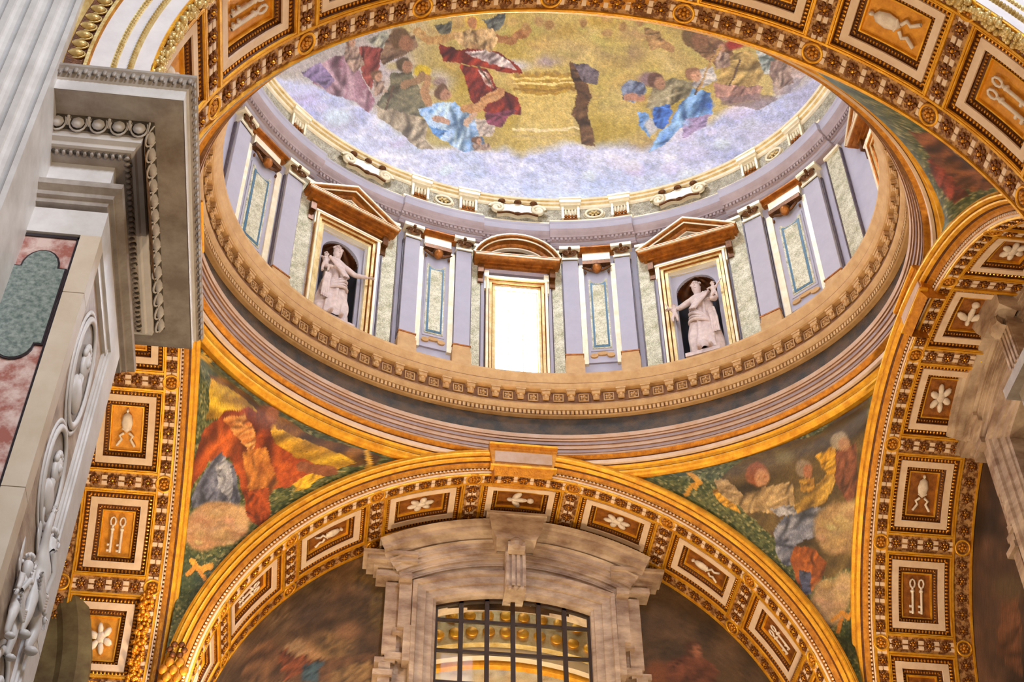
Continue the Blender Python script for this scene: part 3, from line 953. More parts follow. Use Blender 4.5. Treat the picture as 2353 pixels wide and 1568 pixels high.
def pic_far(pc):
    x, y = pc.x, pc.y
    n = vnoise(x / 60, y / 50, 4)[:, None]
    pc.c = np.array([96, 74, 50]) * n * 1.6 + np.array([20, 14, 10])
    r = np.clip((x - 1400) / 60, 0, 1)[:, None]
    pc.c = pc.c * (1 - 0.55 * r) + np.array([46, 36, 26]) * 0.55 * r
    for a in ((700, 1400, 56, 50, (76, 60, 48)), (820, 1410, 62, 56, (84, 64, 40)), (730, 1350, 44, 36, (100, 80, 60)), (640, 1420, 44, 40, (110, 88, 64)), (850, 1330, 50, 44, (120, 96, 56)), (770, 1480, 60, 40, (128, 100, 62)),
              (620, 1370, 40, 36, (92, 74, 52)), (690, 1340, 36, 26, (96, 80, 54)), (870, 1400, 24, 66, (112, 92, 50))):
        pc.blob(*a[:4], a[4], (60, 46, 32), soft=0.35)
    pc.poly([(560, 1500), (620, 1470), (700, 1520), (860, 1500), (880, 1570), (560, 1570)], (104, 74, 48), (70, 48, 34), 0.1, 40)
    pc.poly([(640, 1500), (700, 1480), (720, 1530), (660, 1568)], (122, 66, 38), (84, 44, 28))
    pc.poly([(650, 1488), (690, 1466), (712, 1500), (680, 1510)], (150, 124, 92), (120, 92, 66))
    pc.poly([(690, 1530), (740, 1520), (730, 1568), (690, 1568)], (40, 62, 76), (60, 80, 90))
    pc.blob(800, 1450, 40, 26, (120, 88, 60), soft=0.5)
    pc.poly([(760, 1540), (850, 1520), (870, 1568), (760, 1568)], (140, 110, 70), (100, 76, 50))
    pc.person(1597, 1495, 20, (140, 92, 66), (70, 44, 30), (112, 66, 44), (80, 46, 34), [(1530, 1520), (1600, 1500), (1650, 1540), (1640, 1600), (1520, 1600)])
    pc.blob(1510, 1550, 36, 40, (110, 66, 40), soft=0.5)
    pc.blob(1680, 1550, 40, 30, (80, 60, 38), soft=0.5)
    pc.blob(1520, 1480, 50, 14, (66, 50, 30), soft=0.8)


def pic_right(pc):
    x, y = pc.x, pc.y
    n = vnoise(x / 40, y / 60, 14)[:, None]
    pc.c = np.array([70, 50, 36]) * n * 1.5 + np.array([14, 9, 8])
    pc.poly([(2300, 1380), (2340, 1360), (2353, 1560), (2290, 1500)], (110, 70, 44), (76, 46, 30))
    pc.blob(2320, 1350, 50, 40, (84, 66, 44), soft=0.6)


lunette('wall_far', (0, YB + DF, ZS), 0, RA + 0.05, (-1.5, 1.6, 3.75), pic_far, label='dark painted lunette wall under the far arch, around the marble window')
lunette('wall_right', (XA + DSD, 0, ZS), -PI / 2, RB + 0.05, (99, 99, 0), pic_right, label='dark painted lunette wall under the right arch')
mb = MB()
mb.box(-9.9, -9.8, -9, 16, 8, 24)
tag(mb.build('wall_left', 'stone_dark'), 'dark wall of the chapel behind the left arch', None, None, 'structure')


# ---------------------------------------------------------------- coffered arches
def bend(R):
    return lambda u, v, h: ((R - h) * np.sin(u / R), v, (R - h) * np.cos(u / R))


def rosette_mesh(rad):
    mb = MB()
    for k in range(6):
        a = 2 * PI * k / 6
        ax = np.array([[math.cos(a), math.sin(a), 0], [-math.sin(a), math.cos(a), 0], [0, 0, 1]]) * np.array([[rad * 0.38], [rad * 0.32], [rad * 0.22]])
        mb.ell([(math.cos(a) * rad * 0.62, math.sin(a) * rad * 0.62, rad * 0.12)], ax, 6, 3, 0)
    for k in range(6):
        a = 2 * PI * (k + .5) / 6
        mb.ell([(math.cos(a) * rad * 0.45, math.sin(a) * rad * 0.45, rad * 0.3)], (rad * 0.11, rad * 0.11, rad * 0.1), 4, 3, 1)
    mb.ell([(0, 0, rad * 0.3)], (rad * 0.24, rad * 0.24, rad * 0.2), 6, 4, 1)
    return mb


def on_arch(R, u, v, h=0.0):
    """local matrix standing on the soffit: z towards the arch centre"""
    a = u / R
    x, z = (R - h) * math.sin(a), (R - h) * math.cos(a)
    # columns: X = tangent, Y = depth axis reversed to stay right handed, Z = towards centre
    tx = Vector((math.cos(a), 0, -math.sin(a)))
    tz = Vector((-math.sin(a), 0, -math.cos(a)))
    ty = tz.cross(tx)
    m = Matrix(((tx.x, ty.x, tz.x, x), (tx.y, ty.y, tz.y, v), (tx.z, ty.z, tz.z, z), (0, 0, 0, 1)))
    return m


def place(o, parent, m):
    o.parent = parent
    o.matrix_local = m
    return o


def beads_along(mb, fm, x0, x1, y0, y1, step, size, h, mi=0, inset=0.0):
    """egg beads around a rectangle in (u,v)"""
    pts = []
    for (ax, ay, bx, by) in ((x0, y0, x1, y0), (x1, y0, x1, y1), (x1, y1, x0, y1), (x0, y1, x0, y0)):
        L = math.hypot(bx - ax, by - ay)
        n = max(2, int(L / step))
        for i in range(n):
            s = (i + 0.5) / n
            pts.append((ax + (bx - ax) * s, ay + (by - ay) * s, abs(bx - ax) > abs(by - ay)))
    for (u, v, hor) in pts:
        c = np.array(fm(np.array(u), np.array(v), np.array(h)))
        sx, sy = (size * 0.36, size * 0.6) if hor else (size * 0.6, size * 0.36)
        mb.ell([c], (sx, sy, size * 0.4), 5, 3, mi)


def relief_mesh(kind, s, fm, h):
    """small white reliefs: egg shaped mitre, crossed keys pair, dove, leafy head"""
    mb = MB()

    def E(u, v, a, b, ang=0, t=0.05):
        c = np.array(fm(np.array(u * s), np.array(v * s), np.array(h)))
        ca, sa = math.cos(ang), math.sin(ang)
        A_ = lambda du, dv: np.array(fm(np.array((u + du) * s), np.array((v + dv) * s), np.array(h))) - c
        ea, eb = A_(ca * a, sa * a), A_(-sa * b, ca * b)
        nn_ = np.cross(ea, eb)
        ax = np.array([ea, eb, nn_ / np.linalg.norm(nn_) * t])
        mb.ell([c], ax, 8, 5)

    def T(pts, r):
        P = [np.array(fm(np.array(u * s), np.array(v * s), np.array(h + 0.01))) for u, v in pts]
        mb.tube(P, r * s, 5)
    if kind == 0:        # mitre with ribbons
        E(0, 0.28, 0.38, 0.50)
        E(0, 0.82, 0.1, 0.1)
        T([(-0.16, -0.2), (-0.42, -0.34), (-0.28, -0.5), (-0.58, -0.8)], 0.10)
        T([(0.16, -0.2), (0.42, -0.34), (0.28, -0.5), (0.58, -0.8)], 0.10)
        T([(-0.3, -0.02), (0, -0.1), (0.3, -0.02)], 0.05)
    elif kind == 1:      # a pair of keys side by side
        for sx in (-0.3, 0.3):
            th = np.linspace(0, 2 * PI, 9)
            T([(sx + 0.17 * math.cos(a), 0.55 + 0.2 * math.sin(a)) for a in th], 0.07)
            T([(sx, 0.36), (sx, -0.85)], 0.095)
            T([(sx, -0.5), (sx + 0.22, -0.5)], 0.09)
            T([(sx, -0.76), (sx + 0.22, -0.76)], 0.09)
            E(sx, 0.2, 0.15, 0.09)
    elif kind == 2:      # dove with spread wings
        E(0, 0.0, 0.2, 0.5)
        E(0, 0.52, 0.15, 0.17)
        E(-0.48, 0.15, 0.48, 0.2, 0.4)
        E(0.48, 0.15, 0.48, 0.2, -0.4)
        E(0, -0.6, 0.28, 0.2)
    else:                # bunch of leaves and a head
        for k in range(6):
            a = k * PI / 3 + 0.3
            E(0.46 * math.cos(a), 0.46 * math.sin(a), 0.32, 0.19, a)
        E(0, 0.05, 0.3, 0.34)
    return mb


def coffered_arch(label, loc, rotz, R, D, cv0, cv1, phase, period, half, ks, back_row=True, amin=-93.6, amax=93.6, kinds=(0, 1, 2, 3), aw=0.44, ad=0.20, kind_of=None, plate='plate'):
    root = thing('coffered_arch', label, 'arch', loc, rotz)
    fm = bend(R)
    deg = PI / 180 * R
    o_in = 0.115
    Uo = half * deg + o_in
    c0, c1 = cv0 - o_in, cv1 + o_in
    # soffit ground: two edge bands and the cross bands
    mb = MB()
    us = np.linspace(amin * deg, amax * deg, 90)
    for a, b in ((0.0, c0), (c1, D)):
        U, V = np.meshgrid(us, [a, b], indexing='ij')
        mb.grid(np.stack(fm(U, V, 0 * U), -1), 0)
    centres = [(phase + k * period) * deg for k in ks]
    edges = [centres[0] - period * deg] + centres + [centres[-1] + period * deg]
    for ca, cb in zip(edges[:-1], edges[1:]):
        U, V = np.meshgrid(np.linspace(ca + Uo, cb - Uo, 4), [c0, c1], indexing='ij')
        mb.grid(np.stack(fm(U, V, 0 * U), -1), 0)
    for cc_ in (edges[0], edges[-1]):
        U, V = np.meshgrid(np.linspace(cc_ - Uo, cc_ + Uo, 8), [c0, c1], indexing='ij')
        mb.grid(np.stack(fm(U, V, 0 * U), -1), 0)
    mb.build('soffit', 'ground', root)
    # outer masonry so that the arch is solid from above
    mb = MB()
    U, V = np.meshgrid(us, [-0.0, D], indexing='ij')
    mb.grid(np.stack(fm(U, V, 0 * U - 0.34), -1), 0)
    mb.build('vault_back', 'stone_dark', root)
    # gilt fillets along the arch
    for v in (0.03, c0 - 0.02, c1 + 0.02, D - 0.03):
        if v > D - 0.01 or v < 0:
            continue
        mb = MB()
        P = []
        for (dv, h) in ((-0.022, 0), (-0.016, 0.035), (0.016, 0.035), (0.022, 0)):
            P.append(np.stack(fm(us, 0 * us + v + dv, 0 * us + h), -1))
        mb.grid(np.stack(P, 1), 0)
        mb.build('gilt_fillet', 'gold', root)
    # cross fillets
    for ca, cb in zip(edges[:-1], edges[1:]):
        for u in (ca + Uo + 0.02, cb - Uo - 0.02):
            MB().box(u - 0.018, u + 0.018, c0, c1, 0.0, 0.035, 0, fm).build('cross_fillet', 'gold', root)
    # one coffer, then copies turned about the arch axis
    n = 6
    f0 = bend(R)
    coff = MB()
    path = rectpath(-Uo, Uo, c0, c1, n)
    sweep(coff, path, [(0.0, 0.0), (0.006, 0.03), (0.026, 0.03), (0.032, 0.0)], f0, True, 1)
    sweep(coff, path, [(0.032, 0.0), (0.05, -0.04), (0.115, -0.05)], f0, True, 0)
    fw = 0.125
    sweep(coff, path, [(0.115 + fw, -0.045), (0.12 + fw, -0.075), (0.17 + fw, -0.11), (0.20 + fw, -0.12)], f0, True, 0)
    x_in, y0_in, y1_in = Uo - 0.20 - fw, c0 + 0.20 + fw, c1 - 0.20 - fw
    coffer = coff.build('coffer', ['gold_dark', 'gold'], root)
    kids = []
    w = MB()
    sweep(w, path, [(0.115, -0.05), (0.118, -0.02), (0.111 + fw, -0.02), (0.115 + fw, -0.05)], f0, True)
    kids.append(w.build('white_frame', 'cream', coffer))
    b = MB()
    beads_along(b, f0, -Uo + 0.078, Uo - 0.078, c0 + 0.078, c1 - 0.078, 0.062, 0.062, -0.035)
    e1 = b.build('egg_moulding', 'gold_bead', coffer)
    e1['kind'] = 'stuff'
    kids.append(e1)
    b = MB()
    q = 0.115 + fw + 0.035
    beads_along(b, f0, -Uo + q, Uo - q, c0 + q, c1 - q, 0.05, 0.045, -0.085)
    e2 = b.build('leaf_moulding', 'gold_mid', coffer)
    e2['kind'] = 'stuff'
    kids.append(e2)
    w = MB()
    path2 = rectpath(-x_in, x_in, y0_in, y1_in, n)
    sweep(w, path2, [(0.0, -0.12), (0.0, -0.10), (0.022, -0.10), (0.03, -0.14)], f0, True)
    kids.append(w.build('inner_fillet', 'gold', coffer))
    w = MB()
    U, V = np.meshgrid(np.linspace(-x_in, x_in, n), [y0_in, y1_in], indexing='ij')
    w.grid(np.stack(f0(U, V, 0 * U - 0.14), -1))
    kids.append(w.build('ground_plate', plate, coffer))
    rel = {}
    vc = 0.5 * (y0_in + y1_in)
    rs = min(x_in, 0.5 * (y1_in - y0_in)) * 1.02
    asp = min(1.5, x_in / rs)
    for k, u in enumerate(centres):
        ang = u / R
        sg = 1.0 if u > 0 else -1.0
        kind = kind_of[k] if kind_of else kinds[k % len(kinds)]
        kk = (kind, sg)
        if kk not in rel:
            # the top of every relief points to the crown of the arch
            fr = lambda a, b_, h: f0(-sg * b_ * asp, vc + a * sg, h)
            rel[kk] = relief_mesh(kind, rs * 0.95, fr, -0.105)
            rel[kk] = rel[kk].build('relief', 'relief', coffer, True)
            r_o = rel[kk]
            first = True
        else:
            first = False
        if k == 0:
            c = coffer
            r_o.parent = c
        else:
            c = coffer.copy()
            COL.objects.link(c)
            c.parent = root
            for kd in kids:
                d = kd.copy()
                COL.objects.link(d)
                d.parent = c
            if first:
                r_o.parent = c
            else:
                d = rel[kk].copy()
                COL.objects.link(d)
                d.parent = c
        c.rotation_euler = (0, ang, 0)
    # rosettes: edge band, cross bands, back band
    r1 = min(0.125, c0 * 0.42)
    ros = rosette_mesh(r1).build('rosette', ['rose_brown', 'gold_bead'], root)
    rd = MB()
    th = np.linspace(0, 2 * PI, 20, endpoint=False)
    rr = min(0.15, c0 * 0.5)
    rd.tube([(rr * math.cos(a), rr * math.sin(a), 0.02) for a in th], 0.022, 6, 0, True)
    rd.ell([(rr * 0.45 * math.cos(a), rr * 0.45 * math.sin(a), 0.01) for a in th[::3]], (0.035, 0.035, 0.03), 5, 4, 1)
    rd.ell([(0, 0, 0.02)], (0.04, 0.04, 0.04), 6, 4, 1)
    rdo = rd.build('roundel', ['gold', 'gold_mid'], root, True)
    sq = MB()
    sq.box(-0.034, 0.034, -0.05, 0.05, 0, 0.02)
    sqo = sq.build('stucco_block', 'cream', root)
    used = {'r': False, 'd': False, 's': False}

    def inst(key, src, m):
        if not used[key]:
            used[key] = True
            return place(src, root, m)
        o = src.copy()
        COL.objects.link(o)
        return place(o, root, m)
    vb = 0.5 * (0.05 + c0 - 0.04)
    vback = 0.5 * (c1 + 0.04 + D - 0.05)
    joints = [0.5 * (a + b2) for a, b2 in zip(edges[:-1], edges[1:])]
    for ji, u in enumerate(joints):
        inst('d', rdo, on_arch(R, u, vb))
        if back_row:
            inst('d', rdo, on_arch(R, u, vback))
        if ji < len(joints) - 1:
            span = joints[ji + 1] - u
            for i in range(5):
                uu = u + span * (0.5 + (i - 2) * 0.165)
                inst('r', ros, on_arch(R, uu, vb))
                if back_row:
                    inst('r', ros, on_arch(R, uu, vback))
            for i in range(6):
                uu = u + span * (0.5 + (i - 2.5) * 0.165)
                inst('s', sqo, on_arch(R, uu, vb - 0.06))
                inst('s', sqo, on_arch(R, uu, vb + 0.06))
        nv = 4
        for i in range(nv):
            inst('r', ros, on_arch(R, u, c0 + (c1 - c0) * (i + 0.5) / nv))
        for i in range(nv + 1):
            vv = c0 + 0.03 + (c1 - c0 - 0.06) * i / nv
            inst('s', sqo, on_arch(R, u - 0.05, vv))
            inst('s', sqo, on_arch(R, u + 0.05, vv))
    # archivolt towards the dome
    a = us / R

    def strip(name, prof, mats, idx=None):
        mb = MB()
        P = np.stack([np.stack([(R + dr) * np.sin(a), 0 * a + v, (R + dr) * np.cos(a)], -1) for dr, v in prof], 1)
        for j in range(len(prof) - 1):
            mb.grid(P[:, j:j + 2], idx[j] if idx else 0)
        return mb.build(name, mats, root)
    k, q = aw / 0.44, ad / 0.20
    strip('white_bead_moulding', [(0, 0.03), (0, 0.0), (0.02 * k, -0.015), (0.035 * k, -0.015), (0.045 * k, 0.0)], 'cream')
    strip('gilt_cove', [(0.045 * k, 0.0), (0.10 * k, -0.01), (0.11 * k, -0.03 * q), (0.15 * k, -0.05 * q), (0.19 * k, -0.09 * q), (0.21 * k, -0.12 * q)], ['gold_mid', 'gold_dark'], [0, 1, 0, 0, 1])
    strip('gilt_rolls', [(0.21 * k, -0.12 * q), (0.24 * k, -0.16 * q), (0.27 * k, -0.17 * q), (0.285 * k, -0.15 * q), (0.30 * k, -0.18 * q), (0.33 * k, -0.215 * q), (0.36 * k, -0.22 * q), (0.375 * k, -0.19 * q), (0.40 * k, -0.21 * q), (0.44 * k, -0.20 * q), (0.46 * k, -0.12 * q), (0.46 * k, 0.1)],
          ['gold', 'gold_mid', 'gold_dark'], [0, 0, 2, 1, 0, 0, 2, 0, 0, 1, 1])
    mb = MB()
    nb = int((amax - amin) * deg / 0.075)
    for i in range(nb):
        aa = R_(amin) + R_(amax - amin) * (i + 0.5) / nb
        mb.ell([((R + 0.075 * k) * math.sin(aa), -0.03, (R + 0.075 * k) * math.cos(aa))], (0.026, 0.02, 0.026), 5, 3)
    tag(mb.build('bead_string', 'cream', root), None, None, None, 'stuff')
    return root


K9 = range(-4, 5)
rotz_swap = False
coffered_arch('far coffered gilt arch framing the dark lunette and the marble window', (0, YB, ZS), 0, RA, DF, 0.42, 1.34, 1.1, 19.9, 6.8, K9, True, kind_of=[2, 1, 0, 3, 2, 3, 0, 1, 2], plate='plate_dark')
near = coffered_arch('near coffered gilt arch crossing the top of the view', (0, -YB, ZS), PI, RA, DN, 0.58, 1.67, -1.5, 20.2, 7.0, K9, True, aw=0.40, kind_of=[2, 1, 0, 3, 0, 2, 3, 1, 2])
rotz_swap = False
right_arch = coffered_arch('right coffered gilt arch seen steeply from below', (XA, 0, ZS), -PI / 2, RB, DSD, 0.385, 1.37, 3.2, 20.35, 6.85, range(-5, 5), True, aw=0.37, ad=0.27, kind_of=[2, 3, 1, 0, 3, 2, 3, 0, 1, 2], plate='plate_dark')
left_arch = coffered_arch('left coffered gilt arch rising behind the grey marble pier', (-XA, 0, ZS), PI / 2, RB, DSD, 0.385, 1.37, -3.6, 20.2, 6.8, range(-4, 6), True, aw=0.37, ad=0.27, kind_of=[2, 3, 1, 0, 3, 2, 0, 1, 3, 2])


# fruit garlands: outer edge of the near arch, foot of the left arch
def garland(root, R, v, a0, a1, n, width, name='fruit_garland'):
    mb = MB()
    for i in range(n):
        a = R_(a0 + (a1 - a0) * RNG.random())
        s = 0.022 + 0.03 * RNG.random()
        vv = v + (RNG.random() - 0.5) * width
        h = 0.02 + 0.08 * RNG.random()
        mb.ell([((R - h) * math.sin(a), vv, (R - h) * math.cos(a))], (s, s * 1.1, s), 6, 4)
    return tag(mb.build(name, 'gold_pale' if root is near else 'gold_bead', root, True), None, None, None, 'stuff')


garland(near, RA, 1.98, 10, 90, 750, 0.16)
garland(near, RA, 1.98, -90, -10, 750, 0.16)
garland(left_arch, RB, 0.20, 68, 92, 240, 0.20)
garland(left_arch, RB, 0.9, 87, 90, 90, 0.9)

# archivolt of the near arch towards the nave
nav = thing('nave_archivolt', 'white and gilt moulded archivolt on the nave side of the near arch', 'moulding', (0, -7.25, ZS))
al = np.radians(np.linspace(-93.2, 93.2, 140))


def arcstrip(name, prof, m, idx=None, smooth=False):
    mb = MB()
    P = np.stack([np.stack([r * np.sin(al), 0 * al - v, r * np.cos(al)], -1) for r, v in prof], 1)
    for j in range(len(prof) - 1):
        mb.grid(P[:, j:j + 2], idx[j] if idx else 0)
    return mb.build(name, m, nav, smooth)


arcstrip('inner_fascia', [(5.65, -0.10), (5.65, 0.0), (5.83, 0.0)], 'white')
arcstrip('middle_fascia', [(5.89, 0.03), (6.0, 0.03)], 'white')
arcstrip('outer_fascia', [(6.06, 0.06), (6.28, 0.06)], 'white')
arcstrip('gilt_rim', [(6.28, 0.06), (6.30, 0.09), (6.335, 0.10), (6.35, 0.07), (6.36, 0.08), (6.53, 0.14), (6.55, 0.18), (6.60, 0.18), (6.61, 0.0)], ['gold_pale', 'gold_mid', 'gold_dark'], [1, 0, 1, 2, 2, 0, 0, 1])
for r, rad, nb_ in ((5.86, 0.026, 330), (6.03, 0.028, 330)):
    arcstrip('bead_bed', [(r - 0.03, 0.0 if r < 5.9 else 0.03), (r, 0.03 if r < 5.9 else 0.05), (r + 0.03, 0.03 if r < 5.9 else 0.06)], 'gold_pale')
    mb = MB()
    for i in range(nb_):
        a = R_(-92 + 184 * (i + 0.5) / nb_)
        mb.ell([(r * math.sin(a), -0.05, r * math.cos(a))], (rad, rad * 0.8, rad), 5, 3)
    tag(mb.build('bead_string', 'gold_pale', nav), None, None, None, 'stuff')
mb = MB()
mb.ell([(0, 0, 0)], (0.055, 0.05, 0.085), 8, 6, 0)
th = np.linspace(-0.3 * PI, 1.3 * PI, 12)
mb.tube([(0.075 * math.cos(a), 0.01, -0.10 * math.sin(a) + 0.0) for a in th], 0.012, 5, 0)
egg = mb.build('egg', ['gold_pale'], nav, True)
for i in range(112):
    a = R_(-91 + 182 * (i + 0.5) / 112)
    o = egg if i == 0 else egg.copy()
    if i:
        COL.objects.link(o)
        o.parent = nav
    o.location = (6.445 * math.sin(a), -0.12, 6.445 * math.cos(a))
    o.rotation_euler = (0, a, 0)
# nave wall around the near arch
mb = MB()
n_ = 100
a = np.radians(np.linspace(-90, 90, n_))
mb.grid(np.stack([np.stack([6.60 * np.sin(a), 0 * a - 7.25, ZS + 6.60 * np.cos(a)], -1), np.stack([10.5 * np.sin(a), 0 * a - 7.25, ZS + 10.5 * np.cos(a)], -1)], 1))
tag(mb.build('wall_nave', 'marble_g'), 'grey wall around the nave side of the near arch', None, None, 'structure')

# keystones biting into the ring
def keystone(label, loc, rz, w=0.62, hh=0.36):
    t = thing('keystone', label, 'keystone', loc, rz)
    mb = MB()
    prof = [(0.0, hh), (-0.16, hh), (-0.16, hh - 0.07), (-0.12, hh - 0.08), (-0.12, hh - 0.11), (-0.09, hh - 0.13), (-0.08, -hh * 0.3), (-0.13, -hh * 0.45), (-0.13, -hh * 0.62), (-0.02, -hh)]
    P = []
    for x in (-w, w):
        P.append([(x * (1.0 + 0.10 * (z / hh)), y, z) for y, z in prof])
    P = np.array(P)
    mb.grid(P, 0)
    for s in (0, 1):
        pts = P[s]
        mb.prism_pts = None
        c = pts.mean(0)
        k = len(pts)
        V = np.vstack([pts, [[P[s][0][0], 0.3, hh]], [[P[s][-1][0], 0.3, -hh]]])
        F = [(i, i + 1, i + 1) for i in range(0)]
        b = mb.n
        mb.v.append(V)
        mb.n += len(V)
        mb.f.append([b + i for i in range(k)] + [b + k + 1, b + k])
        mb.mi.append(0)
    mb.build('block', 'gold_mid', t)
    mb = MB()
    mb.box(-w * 1.08, w * 1.08, -0.185, 0.0, hh - 0.05, hh + 0.0)
    mb.box(-w * 1.04, w * 1.04, -0.15, 0.0, -hh * 0.62, -hh * 0.5)
    mb.build('gilt_fillet', 'gold', t)
    mb = MB()
    mb.box(-w * 0.9, w * 0.9, -0.105, 0.0, -hh * 0.2, hh - 0.16)
    mb.build('panel', 'tan_pink', t)
    return t


keystone('gilt keystone at the crown of the far arch', (0.05, 4.98, 19.86), 0)
keystone('gilt keystone at the crown of the right arch', (6.18, -0.42, 19.36), -PI / 2, 0.5)
keystone('gilt keystone at the crown of the left arch, hidden by the pier', (-6.18, -0.42, 19.36), PI / 2, 0.5)


# ---------------------------------------------------------------- things on the drum wall
ZB = 22.2


def drum_thing(name, label, cat, tdeg, r=6.95, z=22.49, group=None):
    (x, y), rz = frame_at(tdeg, r)
    t = thing(name, label, cat, (x, y, z), rz, group)
    t.scale = (1.052, 1.052, 1.052)
    return t


def B(mb, a0, a1, z0, z1, h0, h1, mi=0, zb=ZB):
    mb.box(a0, a1, -h1, -h0, z0 - zb, z1 - zb, mi)
    return mb


def pilaster(tdeg, label, w=0.165):
    t = drum_thing('pilaster', label, 'pilaster', tdeg)
    B(MB(), -w, w, 22.95, 25.9, -0.1, 0.12).build('shaft', 'lilac', t)
    mb = MB()
    B(mb, -w - 0.03, w + 0.03, 22.2, 22.75, -0.1, 0.17)
    B(mb, -w - 0.02, w + 0.02, 22.75, 22.84, -0.1, 0.15)
    B(mb, -w - 0.01, w + 0.01, 22.84, 22.95, -0.1, 0.135)
    B(mb, -w - 0.025, w + 0.025, 22.93, 22.965, -0.1, 0.15, 1)
    mb.build('base', ['tan', 'gold_brown'], t)
    for s in (-1, 1):
        mb = MB()
        B(mb, s * (w + 0.02) - 0.012, s * (w + 0.02) + 0.012, 22.8, 25.9, -0.1, 0.05)
        mb.build('dark_edge_strip', 'purple', t)
    mb = MB()
    B(mb, -w, w, 25.9, 26.2, -0.1, 0.14)
    B(mb, -w - 0.02, w + 0.02, 25.9, 25.94, -0.1, 0.17)
    B(mb, -w - 0.06, w + 0.06, 26.2, 26.29, -0.1, 0.22)
    cap = mb.build('capital', 'gold_white', t)
    mb = MB()
    for s in (-1, 1):
        th = np.linspace(0, 3.5 * PI, 18)
        rr = np.linspace(0.085, 0.015, 18)
        mb.tube([(s * (w * 0.55) + rr[i] * math.cos(th[i]) * s, -0.19, 26.08 - ZB + rr[i] * math.sin(th[i])) for i in range(18)], 0.022, 5)
        mb.ell([(s * w * 0.55, -0.17, 26.08 - ZB)], (0.05, 0.04, 0.05), 6, 4)
    mb.ell([(0, -0.2, 26.22 - ZB), (0, -0.18, 26.12 - ZB)], (0.05, 0.05, 0.05), 6, 4)
    th = np.linspace(0, PI, 9)
    mb.tube([(w * 0.8 * math.cos(a), -0.19, 26.06 - ZB - 0.07 * math.sin(a)) for a in th], 0.02, 5)
    mb.build('volutes', 'bronze', cap)
    return t


for a_, l_ in ((79.7, 'lilac pilaster immediately right of the bright window'), (100.1, 'lilac pilaster immediately left of the bright window'),
               (69.65, 'lilac pilaster between the right blue inlay panel and the right statue niche'), (110.3, 'lilac pilaster between the left blue inlay panel and the left statue niche')):
    pilaster(a_, l_)
for a_, l_ in ((42.0, 'lilac pilaster on the far side of the right statue niche'), (137.4, 'lilac pilaster left of the left statue niche'),
               (26.6, 'rightmost lilac pilaster of the drum, beyond the slanting inlay panel'), (153.4, 'leftmost lilac pilaster, at the very edge of the drum')):
    pilaster(a_, l_, 0.20)


def mosaic_strip(tdeg, label, w=0.13):
    t = drum_thing('mosaic_strip', label, 'panel', tdeg, group=None)
    B(MB(), -w, w, 22.3, 26.22, -0.1, 0.045).build('mosaic_field', 'wall_mosaic', t)
    for s in (-1, 1):
        mb = MB()
        B(mb, s * (w + 0.018) - 0.014, s * (w + 0.018) + 0.014, 22.3, 26.2, -0.1, 0.06)
        mb.build('dark_border', 'purple', t)
    mb = MB()
    B(mb, -w - 0.03, w + 0.03, 26.2, 26.28, -0.1, 0.1)
    mb.build('cap_moulding', 'gold_white', t)
    return t


for a_, l_ in ((82.6, 'gold mosaic strip between the bright window and its right pilaster'), (97.4, 'gold mosaic strip between the bright window and its left pilaster'),
               (65.4, 'gold mosaic strip at the left of the right statue niche'), (114.6, 'gold mosaic strip at the right of the left statue niche'),
               (46.6, 'gold mosaic strip at the right of the right statue niche'), (133.0, 'gold mosaic strip at the left of the left statue niche'),
               (19.6, 'gold mosaic strip at the far right edge of the drum')):
    mosaic_strip(a_, l_, 0.15 if 60 < a_ < 120 else 0.2)


